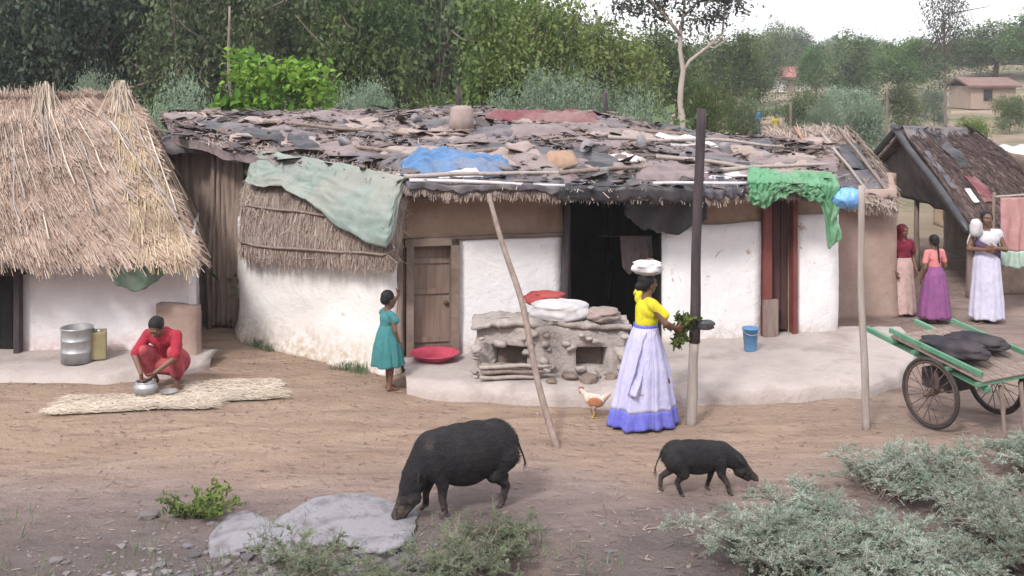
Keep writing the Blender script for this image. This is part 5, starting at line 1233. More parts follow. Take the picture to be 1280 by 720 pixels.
# ------------------------------------------------------------------ pigs and hen
def pig(loc, yaw, k, label, drop, stride, fat=1.0, reach=1.0):
    T = thing('pig', loc, label, 'pig'); f = Fig(loc, yaw, k); b = MB(); w0 = f.w     # local +y ahead
    f.w = lambda p: w0((p[0], p[1] if p[1] < 0.32 else 0.32+(p[1]-0.32)*reach, p[2]))
    g_ = fat**0.6; f.ell(b, (0,-0.28,0.49), (0.165*fat,0.20,0.19*g_)); f.ell(b, (0,-0.12,0.48), (0.18*fat,0.27,0.20*g_)); f.ell(b, (0,0.02,0.475), (0.175*fat,0.27,0.20*g_)); f.ell(b, (0,0.14,0.475), (0.16*fat,0.24,0.19*g_)); f.ell(b, (0,0.25,0.475), (0.14*fat,0.18,0.18*g_)); f.ell(b, (0,-0.02,0.40), (0.15*fat,0.27,0.155*fat))
    hz = drop
    f.cap(b, (0,0.28,0.50), (0,0.46,0.46-0.55*hz), 0.15, 0.115); f.cap(b, (0,0.44,0.47-0.55*hz), (0,0.52,0.42-0.75*hz), 0.118, 0.10)
    f.cap(b, (0,0.52,0.42-0.75*hz), (0,0.66,0.32-1.0*hz), 0.09, 0.052); f.cap(b, (0,0.66,0.32-1.0*hz), (0,0.71,0.29-1.06*hz), 0.05, 0.046); f.cap(b, (0,0.50,0.35-0.8*hz), (0,0.62,0.28-1.0*hz), 0.07, 0.04)
    for sx in (-1,1):
        f.ell(b, (sx*0.05,0.55,0.45-0.72*hz), (0.022,0.03,0.02)); f.ell(b, (sx*0.07,0.50,0.36-0.76*hz), (0.045,0.06,0.06))
        s1, s2 = stride if sx > 0 else (-stride[0], -stride[1])
        f.cap(b, (sx*0.095,0.24,0.42), (sx*0.105,0.22+0.3*s1,0.27), 0.09, 0.055); f.cap(b, (sx*0.105,0.22+0.3*s1,0.27), (sx*0.10,0.245+0.75*s1,0.15), 0.05, 0.033); f.cap(b, (sx*0.10,0.245+0.75*s1,0.15), (sx*0.10,0.235+s1,0.05), 0.031, 0.029)
        f.cap(b, (sx*0.10,-0.33,0.44), (sx*0.115,-0.25+0.3*s2,0.30), 0.13, 0.075); f.cap(b, (sx*0.115,-0.25+0.3*s2,0.30), (sx*0.105,-0.385+0.7*s2,0.19), 0.06, 0.034); f.cap(b, (sx*0.105,-0.385+0.7*s2,0.19), (sx*0.10,-0.36+s2,0.05), 0.033, 0.029)
    blob(b, 'body', M['pig'], T, 0.009, 4, 0.5)
    for sx in (-1,1):
        for s1, y in (((stride[0] if sx > 0 else -stride[0]), 0.245), ((stride[1] if sx > 0 else -stride[1]), -0.355)):
            b = MB()
            for t_ in (-1,1): f.cap(b, (sx*0.10+t_*0.009,y+s1,0.045), (sx*0.10+t_*0.011,y+s1+0.028,0.014), 0.017, 0.012)
            b.build('hoof', M['hoof'], T)
    b = MB(); f.ell(b, (0,0.738,0.278-1.08*hz), (0.043,0.014,0.038)); b.build('snout', M['snout'], T)
    for sx in (-1,1):
        b = MB()
        def ear(u, v, sx=sx):
            a = (u-0.5)*2; w = 0.062*math.sin(math.pi*(0.22+0.78*(1-v)))**1.0
            return f.w((sx*(0.062+0.10*v+0.02*a), 0.45+0.03*v+a*w*0.55, 0.53-0.60*hz+0.055*v-0.10*v*v+0.02*(1-a*a) + a*w*-0.35))
        o = b.grid(ear, 8, 10).build('ear', M['pig'], T); solid(o, 0.009*k)
    b = MB(); f_ = [f.w((0.015*math.sin(i*0.9), -0.475-0.012*i, 0.56-0.035*i+0.0*i)) for i in range(8)]; b.tube(f_, [0.013*k*(1-0.08*i) for i in range(8)], 7)
    tl = f_[-1]
    for _ in range(18): b.ribbon(tl+Vector((0,0,0.03)), tl + Vector((random.gauss(0,0.015), random.gauss(0,0.015), -random.uniform(0.03,0.08))), 0.003)
    b.build('tail', M['bristle'], T)
    bo = [c for c in T.children if c.name.startswith('body')][0]; vs_ = [v for v in bo.data.vertices if v.co.z > 0.34*k and v.co.z > -9]; b = MB()
    bk = f.m @ Vector((0,-1,0))
    for v in random.choices(vs_, k=5200):
        nn = v.normal; p = T.location + v.co; L = random.uniform(0.012, 0.026) + (0.02 if nn.z > 0.93 and random.random() < 0.5 else 0)
        d = (nn*0.45 + bk*1.0 + Vector((0,0,-0.25)) + Vector((random.gauss(0,.15), random.gauss(0,.15), random.gauss(0,.15)))).normalized()
        if v.co.z < 0.4*k and nn.z < -0.5: continue
        b.ribbon(p - d*0.004, p + d*L*k, 0.0026*k, d.cross(nn))
    b.build('bristles', M['bristle'], T, False)
    return T
pY = 9.42; pig((X(578,pY), pY, 0.0), R(112), 1.02, 'large black pig rooting with its head down at the grey rocks', 0.235, (0.05, -0.05), 1.30, 0.62)
pY = 9.78; pig((X(874,pY), pY, -0.005), R(-86), 0.70, 'smaller black pig trotting to the right on bare dirt', 0.10, (0.12, 0.11), 1.0)
hY = 11.95
HN = thing('hen', (X(744,hY), hY, gz(X(744,hY),hY)), "small reddish brown and white hen pecking behind the walking woman's hem", 'hen')
f = Fig(HN.location, R(75), 1.05); b = MB()
f.ell(b, (0,0,0.17), (0.062,0.10,0.07)); f.ell(b, (0,0.05,0.185), (0.055,0.065,0.062)); f.cap(b, (0,0.085,0.21), (0,0.135,0.255), 0.038, 0.022); f.ell(b, (0,0.142,0.268), (0.02,0.027,0.022)); f.cap(b, (0,-0.07,0.185), (0,-0.15,0.25), 0.04, 0.016)
for sx in (-1,1): f.cap(b, (sx*0.03,0.0,0.13), (sx*0.032,0.01,0.085), 0.03, 0.012)
blob(b, 'body', m_noise('hen_feathers', (0.35,0.14,0.06), (0.58,0.50,0.44), 13, 0.9, 0.5, 40, 0.006, c3=(0.48,0.24,0.13)), HN, 0.006, 2)
horn = m_noise('yellow_horn', (0.42,0.28,0.08), (0.5,0.35,0.12), 9, 0.5, 0)
for sx in (-1,1):
    b = MB(); f.cap(b, (sx*0.032,0.01,0.09), (sx*0.034,0.0,0.008), 0.006, 0.006)
    for a in (-0.5,0,0.5,3.1): f.cap(b, (sx*0.034,0,0.008), (sx*0.034+0.035*math.sin(a), 0.035*math.cos(a), 0.006), 0.0045, 0.003)
    b.build('leg', horn, HN)
b = MB(); f.cap(b, (0,0.165,0.267), (0,0.19,0.26), 0.008, 0.002); b.build('beak', horn, HN)
b = MB()
for i in range(4): f.ell(b, (0,0.125+0.013*i,0.292-0.004*abs(i-1)), (0.004,0.009,0.014))
f.ell(b, (0,0.158,0.243), (0.006,0.008,0.014)); b.build('comb', M['sh_red'], HN)
for sx in (-1,1): b = MB(); f.ell(b, (sx*0.058,-0.01,0.175), (0.014,0.075,0.045)); b.build('wing', m_noise('wing_feathers%d' % (sx+1), (0.28,0.10,0.05), (0.42,0.2,0.1), 13, 0.9, 0.5, 40, 0.006), HN)
HAZE = 0.0009
EXPO = 1.2
# ------------------------------------------------------------------ foliage
def leaves_mesh(name, C, Nrm, size, mat, aspect=0.5, fold=0.25):
    """one bent leaf per row: C centres (n,3), Nrm outward hints; 4 verts, two faces"""
    n = len(C)
    d = rng.normal(0, 1, (n, 3)) + Nrm*0.6; d[:, 2] -= 0.15; d /= np.linalg.norm(d, axis=1, keepdims=True)
    up = rng.normal(0, 0.75, (n, 3)) + np.array([0, 0, 0.8]) + Nrm*0.5
    sd = np.cross(d, up); sd /= np.linalg.norm(sd, axis=1, keepdims=True)+1e-9; nn = np.cross(sd, d)
    L = (size*np.clip(rng.lognormal(-0.12, 0.38, (n, 1)), 0.4, 1.7)); w = L*aspect*rng.uniform(0.8, 1.2, (n, 1))
    v = np.empty((n, 4, 3)); v[:, 0] = C - d*L*0.5; v[:, 1] = C + sd*w*0.5 + nn*L*fold*0.3; v[:, 2] = C + d*L*0.5 - nn*L*0.08; v[:, 3] = C - sd*w*0.5 + nn*L*fold*0.3
    idx = np.arange(n)[:, None]*4
    me = bpy.data.meshes.new(name); me.vertices.add(n*4); me.vertices.foreach_set('co', v.reshape(-1))
    me.loops.add(n*6); me.loops.foreach_set('vertex_index', (idx + np.array([0,1,2,0,2,3])).reshape(-1).astype(np.int32))
    me.polygons.add(n*2); me.polygons.foreach_set('loop_start', np.arange(0, n*6, 3, dtype=np.int32)); me.polygons.foreach_set('loop_total', np.full(n*2, 3, dtype=np.int32))
    me.materials.append(mat); me.update(calc_edges=True); me.validate()
    return me
def clusters(lobes, ncl, nper, sig, shell=0.45):
    """leaf centres in clumps through the volume of several ellipsoid lobes"""
    vol = np.array([l[3]*l[4]*l[5] for l in lobes])**0.75; pick = rng.choice(len(lobes), ncl, p=vol/vol.sum()); cc = []; nn = []
    for i in pick:
        x, y, z, a, b, c = lobes[i]; u = rng.normal(0, 1, 3); u /= np.linalg.norm(u); r = shell + (1.04-shell)*rng.random()**0.6
        if u[2] < -0.4 and rng.random() < 0.55: u[2] *= -1
        cc.append((x+a*u[0]*r, y+b*u[1]*r, z+c*u[2]*r)); nn.append(u)
    cc = np.array(cc); nn = np.array(nn); k = rng.uniform(0.55, 1.4, ncl)
    C = np.repeat(cc, nper, 0) + rng.normal(0, 1, (ncl*nper, 3))*np.array([1, 1, 0.62])*sig*np.repeat(k, nper)[:, None]
    return C, np.repeat(nn, nper, 0), cc
def lobes_for(seed, n, flat=0.75, spread=0.6, z0=0.28, top=1.0):
    r = np.random.default_rng(seed); L = [(0, 0, (z0+top)/2+0.05, 0.52, 0.52, (top-z0)/2*0.85)]
    for i in range(n):
        a = i*2.4 + r.uniform(-.4,.4); q = r.uniform(0.35, 1)*spread; s = r.uniform(0.24, 0.42); z = r.uniform(z0+0.08, top-0.2)
        q *= 1.1 - 0.55*max(0, (z-0.6)/0.4); L.append((q*math.cos(a), q*math.sin(a), z, s, s, s*flat))
    return L
def trunk_mesh(mb, lobes, r0, hgt, lean=(0, 0), nb=None, seed=0):
    rr = random.Random(seed); top = Vector((lean[0], lean[1], hgt)); mb.stick((0,0,-0.04), top, r0, r0*0.55, 0.06, 9, 8, seed)
    for i, l in enumerate(lobes[:nb]):
        s = rr.uniform(0.45, 0.98); a = Vector((0,0,0)).lerp(top, s); e = Vector(l[:3]) + Vector((0,0,l[5]*0.3)); m = a.lerp(e, 0.5) + Vector((0,0,-0.05))
        mb.tube([a, a.lerp(m, 0.5)+Vector((0,0,-0.01)), m, m.lerp(e, 0.5), e], [r0*0.5, r0*0.4, r0*0.3, r0*0.2, r0*0.09], 6)
        for j in range(3):
            e2 = e + Vector((rr.gauss(0,1), rr.gauss(0,1), rr.gauss(0.2,0.7)))*l[3]*0.7; mb.tube([m.lerp(e, 0.6), m.lerp(e2, 0.8), e2], [r0*0.16, r0*0.1, r0*0.04], 5)
PROTO = {}
def proto(kind, mat, bark, seed, nl, ncl, nper, sig, leaf, r0, flat=0.75, spread=0.6, z0=0.28, trunk_h=0.55, shell=0.45, aspect=0.5, zr_=2.0):
    lobes = lobes_for(seed, nl, flat, spread, z0); C, N, _ = clusters(lobes, int(ncl*1.45), nper, sig, shell); C[:, 2] *= zr_
    cm = leaves_mesh(kind+'_crown', C, N, leaf, M[mat], aspect); b = MB(); trunk_mesh(b, lobes, r0, trunk_h, (0.04, 0), None, seed)
    tr = bpy.data.meshes.new(kind+'_trunk'); tr.from_pydata([(x, y, z*zr_) for x, y, z in b.v], [], b.f); tr.materials.append(M[bark]); tr.polygons.foreach_set('use_smooth', [True]*len(tr.polygons)); tr.update()
    PROTO[kind] = (cm, tr, zr_)
proto('dark1', 'lf_dark', 'bark', 1, 13, 420, 34, 0.075, 0.058, 0.05)
proto('dark2', 'lf_dark', 'bark', 2, 11, 380, 34, 0.08, 0.055, 0.05, 0.9, 0.5, 0.2)
proto('olive1', 'lf_olive', 'bark', 3, 12, 420, 32, 0.08, 0.052, 0.05, 0.8, 0.55, 0.22)
proto('mid1', 'lf_mid', 'bark', 4, 13, 430, 32, 0.075, 0.052, 0.05)
proto('mid2', 'lf_mid', 'bark', 5, 10, 380, 32, 0.085, 0.055, 0.05, 0.85, 0.5, 0.12)
proto('lime1', 'lf_lime', 'bark', 6, 14, 460, 34, 0.075, 0.052, 0.05, 0.7, 0.62, 0.12)
proto('feather1', 'lf_feather', 'bark', 7, 14, 620, 46, 0.075, 0.036, 0.03, 0.55, 0.7, 0.1, 0.4, 0.3, 0.32, 1.3)
proto('feather2', 'lf_feather', 'bark', 8, 12, 560, 46, 0.08, 0.036, 0.03, 0.6, 0.65, 0.05, 0.35, 0.3, 0.32, 1.3)
proto('thin1', 'lf_hair', 'bark_pale', 9, 9, 130, 26, 0.085, 0.045, 0.03, 0.9, 0.5, 0.45, 0.8, 0.2, 0.35)
proto('thin2', 'lf_hair', 'bark', 10, 8, 150, 26, 0.09, 0.045, 0.03, 1.1, 0.42, 0.35, 0.8, 0.2, 0.35)
proto('bush1', 'lf_mid', 'bark', 12, 9, 260, 30, 0.09, 0.055, 0.03, 0.7, 0.55, 0.02, 0.3, 0.2, 0.45, 1.4)
nT = 0
def tree(name, kind, px, Y, top, wpx, label, cat='tree', group=None, crown_mat=None, zr=None, trunk_mat=None):
    """crown top at photo row `top`, crown wpx photo pixels wide, standing at distance Y"""
    global nT; nT += 1
    x = X(px, Y); z0 = gz(x, Y); T = thing(name, (x, Y, z0), label, cat, group); h = Z(top, Y)-z0; w = wpx*Y/F/2
    cm, tr, zr_ = PROTO[kind]
    for nm, me in (('trunk', tr), ('crown', cm)):
        o = bpy.data.objects.new(nm, me); COL.objects.link(o); o.parent = T
        if nm == 'crown' and crown_mat: o.material_slots[0].link = 'OBJECT'; o.material_slots[0].material = M[crown_mat]
        if nm == 'trunk' and trunk_mat: o.material_slots[0].link = 'OBJECT'; o.material_slots[0].material = M[trunk_mat]
    T.scale = (w*1.02, w*1.02, h/zr_); T.rotation_euler[2] = zr if zr is not None else nT*1.7
    return T
g1 = 'trees beyond the huts'
tree('dark_tree', 'dark1', -55, 33, -120, 330, 'dark blue green tree at the far left edge, cut by the frame', group=g1)
tree('dark_tree', 'dark2', 75, 31, -90, 230, 'dark dense tree rising behind the left end of the thatched roof', group=g1)
tree('dark_tree', 'dark1', 185, 34, -140, 250, 'tall dark tree behind the right end of the thatched ridge', group=g1)
tree('olive_tree', 'olive1', 262, 30, -70, 210, 'olive grey tree standing left of the bright big leaved plant', group=g1)
tree('olive_tree', 'olive1', 372, 35, -130, 260, 'tall olive grey tree standing behind the bright big leaved plant', group=g1)
tree('dark_tree', 'dark2', 452, 31, -50, 190, 'dark green tree right of the bright big leaved plant', group=g1, crown_mat='lf_mid')
tree('dark_tree', 'mid1', 530, 36, -150, 240, 'tall shadowy tree between the olive trees and the yellow green tree', group=g1, crown_mat='lf_olive')
tree('yellow_green_tree', 'lime1', 648, 28, -30, 225, 'broad yellow green tree behind the middle of the long roof', group=g1)
tree('green_tree', 'mid1', 762, 38, 34, 190, 'rounded green tree right of the yellow green one, top just under the sky', group=g1, crown_mat='lf_lime')
tree('green_tree', 'mid1', 912, 70, 44, 130, 'dark green round tree right of the pale forked trunk', group=g1, crown_mat='lf_mid')
tree('green_tree', 'mid1', 820, 46, 38, 150, 'green tree standing behind the pale forked trunk', group=g1)
g2 = 'trees on the far right'
tree('far_tree', 'olive1', 985, 138, 34, 105, 'far tree with a pointed top above the small red roofed house', group=g2)
tree('far_tree', 'mid2', 1066, 84, 42, 100, 'far tree with a rounded top left of the tall thin tree', group=g2, crown_mat='lf_olive')
tree('far_tree', 'mid1', 1128, 92, 50, 120, 'far green tree just left of the tall thin tree', group=g2)
tree('far_tree', 'olive1', 1244, 108, 30, 150, 'far broad tree right of the tall thin tree', group=g2, crown_mat='lf_mid')
tree('far_tree', 'mid1', 1330, 100, 8, 160, 'far tree at the right edge of the view', group=g2)
tree('far_tree', 'mid2', 1030, 130, 50, 80, 'small far tree right of the red roofed house', group=g2, crown_mat='lf_feather')
for a in (('olive1', 948, 104, 46, 95, 'far tree between the round green tree and the red roofed house', None), ('mid2', 1098, 120, 47, 90, 'hazy far tree behind the gap between two rounded far trees', 'lf_mid'), ('olive1', 1162, 124, 52, 90, 'hazy far tree close behind the tall thin stem', None), ('mid2', 1210, 132, 46, 90, 'hazy far tree just right of the tall thin stem', 'lf_olive'), ('mid1', 1020, 96, 58, 70, 'low far tree at the right side of the red roofed house', None), ('mid1', 1290, 128, 36, 110, 'hazy far tree behind the tan house', 'lf_olive')):
    tree('far_tree', a[0], a[1], a[2], a[3], a[4], a[5], group=g2, crown_mat=a[6])
tree('thin_tree', 'thin2', 1182, 60, -22, 120, 'tall thin leaved tree with a bare straight trunk before the right hand sky', group=g2)
# forked pale tree
FT = thing('forked_tree', (X(851,26), 26, 0), 'slender pale barked tree with a forked limb and thin crown against the sky', 'tree')
b = MB(); A_ = lambda px, py: P(px, py, 26)
b.tube([Vector((X(850,26),26,-0.1)), A_(853,150), A_(850,128), A_(851,110), A_(854,88), A_(850,62), A_(851,40), A_(856,5), A_(852,-40)], [0.085,0.075,0.065,0.068,0.062,0.05,0.045,0.03,0.012], 9)
b.tube([A_(853,92), A_(862,76), A_(885,58), A_(903,42), A_(906,10), A_(915,-25)], [0.045,0.038,0.032,0.028,0.02,0.008], 8)
b.tube([A_(851,45), A_(832,20), A_(815,4), A_(800,-20)], [0.05,0.04,0.03,0.012], 7); b.tube([A_(855,20), A_(872,2), A_(880,-20)], [0.04,0.03,0.012], 6)
b.tube([A_(885,58), A_(893,60), A_(912,46)], [0.03,0.025,0.012], 6); b.tube([A_(832,20), A_(826,-2), A_(830,-24)], [0.025,0.018,0.01], 6)
b.build('trunk', M['bark_pale'], FT)
lob = []
for px, py, r in ((800,8,0.42),(818,22,0.40),(832,-4,0.5),(858,-18,0.5),(880,0,0.42),(905,8,0.5),(890,22,0.35),(800,-22,0.5),(915,-20,0.5),(870,30,0.30),(780,14,0.30),(845,14,0.28)):
    p = A_(px, py); lob.append((p.x-FT.location.x, rng.uniform(-.4,.4), p.z, r, r, r*0.7))
C, N, _ = clusters(lob, 130, 24, 0.17, 0.2); o = bpy.data.objects.new('crown', leaves_mesh('forked_crown', C, N, 0.13, M['lf_hair'], 0.4)); COL.objects.link(o); o.parent = FT
# feathery acacia bushes behind the huts
gb = 'feathery bushes behind the huts'
tree('feathery_bush', 'feather1', 118, 22.5, 96, 130, 'grey green feathery bush behind the thatched ridge', 'bush', gb)
tree('feathery_bush', 'feather2', 225, 21.6, 90, 150, 'grey green feathery bush left of the bright big leaved plant', 'bush', gb)
tree('feathery_bush', 'feather1', 445, 22.5, 106, 130, 'low grey green feathery bush right of the bright big leaved plant', 'bush', gb)
tree('feathery_bush', 'feather2', 545, 23.5, 108, 110, 'small green feathery bush below the yellow green tree', 'bush', gb, crown_mat='lf_mid')
tree('feathery_bush', 'feather1', 720, 23, 92, 190, 'wide pale grey green feathery bush behind the maroon cloth', 'bush', gb)
tree('feathery_bush', 'feather2', 800, 22.5, 108, 110, 'pale grey green feathery bush left of the pale forked trunk', 'bush', gb)
tree('feathery_bush', 'feather2', 628, 24, 112, 110, 'grey green feathery bush in front of the yellow green tree', 'bush', gb)
tree('green_bush', 'bush1', 882, 30, 98, 80, 'dark green bush at the foot of the pale forked trunk', 'bush')
tree('green_bush', 'bush1', 1210, 44, 146, 66, 'bright green bush on the tan ground above the dark hut', 'bush', crown_mat='lf_lime')
tree('green_bush', 'bush1', 1085, 38, 122, 80, 'grey green bush behind the red brown roof', 'bush', crown_mat='lf_feather')
for a in ((930, 44, 120, 70, 'dull bush left of the distant blue figure'), (1006, 54, 112, 80, 'dull bush below the red roofed house'), (1052, 62, 108, 90, 'grey green bush at the foot of the rounded far tree'), (1130, 58, 104, 70, 'grey green bush left of the foot of the tall thin tree'), (1168, 66, 108, 46, 'small bush at the foot of the tall thin tree')):
    tree('green_bush', 'bush1', *a, 'bush', crown_mat='lf_olive' if a[0] % 4 else 'lf_feather')
tree('green_bush', 'feather2', 1030, 40, 118, 80, 'pale feathery bush beyond the red brown roof', 'bush')
tree('green_bush', 'bush1', 1262, 60, 118, 60, 'dull olive bush on the rise at the right edge', 'bush', crown_mat='lf_olive')
# bright big-leaved plant
BP = thing('big_leaved_plant', (X(345,20.8), 20.8, 0), 'bright lime green big leaved plant rising behind the left end of the long roof', 'plant')
b = MB(); cs_ = []
for i in range(13):
    px = 300+ i*8.6 + random.uniform(-4,4); tp = [64,58,70,82,92,84,74,70,76,70,74,84,98][i]
    e = P(px, tp+8, 20.8+random.uniform(-.3,.3)); b.stick((X(345+ (px-345)*0.4,20.8),20.8,0), e, 0.035, 0.012, 0.05, 6, 8, i)
    for k in range(120):
        z = e.z - abs(random.gauss(0, 0.55)); cs_.append((e.x+random.gauss(0,0.16), e.y+random.gauss(0,0.16), z+0.08))
for k in range(420): cs_.append((X(random.uniform(268,335),20.7), 20.7+random.gauss(0,.15), Z(132,20.7)+random.gauss(0,0.09)))
b.build('stems', M['lf_mid'], BP)
C = np.array(cs_) - np.array(BP.location); o = bpy.data.objects.new('leaves', leaves_mesh('big_leaves', C, np.tile([0,-0.5,0.6],(len(C),1)), 0.15, M['lf_bright'], 0.6)); COL.objects.link(o); o.parent = BP
# far wood: one mass closing the view
def wood(name, n, fy, fh, seed, mats, pxr, leaf, per=90):
    C = []; N = []
    for i in range(n):
        px = pxr[0] + (pxr[1]-pxr[0])*(i+rng.uniform(-.4,.4))/n; Y = fy(px) + rng.normal(0, 4); x = X(px, Y); g = gz(x, Y); h = (Z(fh(px), Y)-g)*rng.uniform(0.72, 1.06); w = h*rng.uniform(0.28, 0.45)
        lo = [(x+a*k_[0]*w, Y+a*k_[1]*w, g+h*(0.12+0.88*k_[2]), w*k_[3], w*k_[3], h*0.2*k_[3]*1.6) for a in (1,) for k_ in [(rng.normal(0,.55), rng.normal(0,.5), rng.random()**0.8*0.85, rng.uniform(0.4,0.75)) for _ in range(8)]]
        c, nn, _ = clusters(lo, per//8, 22, 0.42*leaf/0.3, 0.4); C.append(c); N.append(nn)
    o = bpy.data.objects.new(name, leaves_mesh(name, np.concatenate(C), np.concatenate(N), leaf, M[mats], 0.55)); COL.objects.link(o); tag(o, kind='stuff'); return o
tag(wood('far_wood', 170, lambda px: 92 if px < 700 else 150, lambda px: np.interp(px, [-300,500,690,760,900,1000,1150,1250,1500],[-25,-15,0,50,44,46,50,44,30]), 1, 'lf_olive', (-250, 1560), 0.42, 330), 'far wood of grey green trees closing the view below the sky', 'wood')
tag(wood('near_wood', 46, lambda px: 44, lambda px: np.interp(px, [-300,500,720,800],[-60,-40,0,60]), 2, 'lf_dark', (-330, 720), 0.26, 420), 'shadowy wood behind the trees at the upper left', 'wood')
tag(wood('scrub', 60, lambda px: 27 if px < 860 else 74, lambda px: np.interp(px, [-200,860,870,1100,1130,1500],[132,138,128,126,128,124]), 3, 'lf_olive', (-200, 1120), 0.17, 170), 'low green scrub growing on the open land behind the huts', 'scrub')

pole('bare_trunk', (X(292,21.2), 21.2, -0.1), (X(287,21.2), 21.2, Z(8,21.2)), 0.07, 0.02, 'wood', 'bare pale trunk standing upright just left of the bright big leaved plant', 61, 0.03)['category'] = 'tree trunk'
# small house with a red roof, tan house, thin poles far off
HS = thing('red_roofed_house', (X(994,120), 120, gz(X(994,120),120)), 'small white house with a red roof among the far trees', 'house'); g = HS.location.z; xc = HS.location.x; zt_ = Z(97,120)
b = MB(); b.box((xc, 121.5, (g+zt_)/2), (3.3, 3, zt_-g)); b.build('wall', m_noise('far_white', (0.55,0.5,0.48), (0.66,0.6,0.58), 1, 0.9, 0), HS, False)
b = MB(); b.grid(lambda u, v: Vector((xc-2.1+4.2*u, 119.3+2.2*v, zt_+(Z(84,120)-zt_)*v)), 4, 4); b.grid(lambda u, v: Vector((xc-2.1+4.2*u, 121.5+2.2*v, Z(84,120)+(zt_-Z(84,120))*v)), 4, 4); o = b.build('roof', m_noise('far_red', (0.27,0.105,0.095), (0.34,0.15,0.135), 1, 0.9, 0), HS, False); solid(o, 0.15)
b = MB(); b.box((xc-0.4, 119.98, (g+zt_)/2-0.2), (0.9, 0.1, 1.5)); b.build('door', M['wood_door'], HS, False)
HT = thing('tan_house', (X(1240,80), 80, gz(X(1240,80),80)), 'tan far house with a dull red roof at the upper right', 'house'); g = HT.location.z; xc = HT.location.x; zt_ = Z(108,80)
b = MB(); b.box((xc+0.1, 82, (g+zt_)/2), (3.2, 4, zt_-g)); b.build('wall', m_noise('far_tan', (0.27,0.20,0.165), (0.34,0.26,0.21), 1, 0.9, 0), HT, False)
b = MB(); b.grid(lambda u, v: Vector((xc-1.8+3.8*u, 79.6+2.4*v, zt_+(Z(98,80)-zt_)*v)), 4, 4); b.grid(lambda u, v: Vector((xc-1.8+3.8*u, 82+2.4*v, Z(98,80)+(zt_-Z(98,80))*v)), 4, 4); o = b.build('roof', m_noise('far_dull_red', (0.15,0.09,0.08), (0.22,0.14,0.12), 1, 0.9, 0), HT, False); solid(o, 0.15)
for x in (-0.3,): b = MB(); b.box((xc+x, 79.97, (g+zt_)/2+0.2), (0.6, 0.1, 0.8)); b.build('window', M['soot_and_shade'], HT, False)  # plain black pane, the room's shade put into its colour
pole('far_pole', (X(1108,30), 30, -0.1), (X(1109,30), 30, Z(112,30)), 0.05, 0.035, 'bark', 'grey post standing behind the dark hut gable', 33)
pole('far_pole', (X(988,27), 27, -0.1), (X(988,27), 27, Z(128,27)), 0.04, 0.03, 'bark', 'brown post standing behind the red brown roof', 34)
pole('far_pole', (X(573,21), 21, -0.1), (X(573,21), 21, Z(108,21)), 0.05, 0.04, 'wood_dark', 'short dark post behind the ridge above the upturned basket', 35)
pole('far_pole', (X(757,21), 21, -0.1), (X(757,21), 21, Z(116,21)), 0.06, 0.04, 'wood_dark', 'short dark post standing before the wide feathery bush', 36)

# ------------------------------------------------------------------ foreground shrubs
def shrub_proto(kind, seed, nst, nfr, mat, r=1.0, h=0.5, leaflet=0.024):
    """sprawling thorn shrub: arching stems carrying fern-like leaves of paired leaflets"""
    rr = random.Random(seed); st = MB(); C = []; D = []
    for i in range(nst):
        a = rr.uniform(0, 6.28); L = rr.uniform(0.45, 1.05)*r; hh = h*rr.uniform(0.5, 1.1); base = Vector((rr.gauss(0,0.12)*r, rr.gauss(0,0.12)*r, -0.02)); pts = []
        for k in range(9):
            t_ = k/8; w = a + 0.5*noise.noise(Vector((i*3.1, t_*1.6, seed)))
            pts.append(base + Vector((math.cos(w)*L*t_, math.sin(w)*L*t_, hh*(1.9*t_ - 1.25*t_*t_)*1.15 + 0.03*noise.noise(Vector((t_*4, i, seed))))))
        st.tube(pts, [0.008*(1-0.75*k/8) for k in range(9)], 5)
        for j in range(nfr):
            t_ = rr.uniform(0.25, 1.0)*8; k = min(7, int(t_)); p = pts[k].lerp(pts[k+1], t_-k); ax = (pts[k+1]-pts[k]).normalized()
            d = (ax*rr.uniform(0.0,0.9) + Vector((rr.gauss(0,1), rr.gauss(0,1), rr.gauss(0.45,0.5)))).normalized(); fl = rr.uniform(0.09, 0.2)
            sd = d.cross(Vector((rr.gauss(0,0.4), rr.gauss(0,0.4), 1))).normalized()
            st.tube([p, p+d*fl*0.5, p+d*fl+Vector((0,0,-0.02))], [0.0022,0.0018,0.001], 3, False)
            for m_ in range(9):
                q = p + d*fl*(0.12+0.1*m_) + Vector((0,0,-0.02*(m_/9)**2))
                for s_ in (-1, 1): C.append(q + sd*s_*leaflet*0.55); D.append(sd*s_ + d*0.35)
    C = np.array([tuple(c) for c in C]); D = np.array([tuple(d) for d in D]); n = len(C); D /= np.linalg.norm(D, axis=1, keepdims=True)
    up = rng.normal(0, 0.35, (n,3)) + np.array([0,0,1]); sd = np.cross(D, up); sd /= np.linalg.norm(sd, axis=1, keepdims=True); L = leaflet*rng.uniform(0.7,1.6,(n,1)); w = L*0.42
    v = np.empty((n,4,3)); v[:,0] = C-D*L*0.5; v[:,1] = C+sd*w*0.5; v[:,2] = C+D*L*0.5; v[:,3] = C-sd*w*0.5
    me = bpy.data.meshes.new(kind+'_leaves'); me.from_pydata(v.reshape(-1,3).tolist(), [], (np.arange(n)[:,None]*4+np.arange(4)).tolist()); me.materials.append(M[mat]); me.update()
    sm = bpy.data.meshes.new(kind+'_stems'); sm.from_pydata(st.v, [], st.f); sm.materials.append(M['dry_twig']); sm.update()
    PROTO[kind] = (me, sm)
shrub_proto('thorn1', 1, 40, 27, 'lf_pale'); shrub_proto('thorn2', 2, 34, 28, 'lf_pale', 1.0, 0.42); shrub_proto('thorn3', 3, 34, 27, 'lf_shrub', 1.0, 0.55)
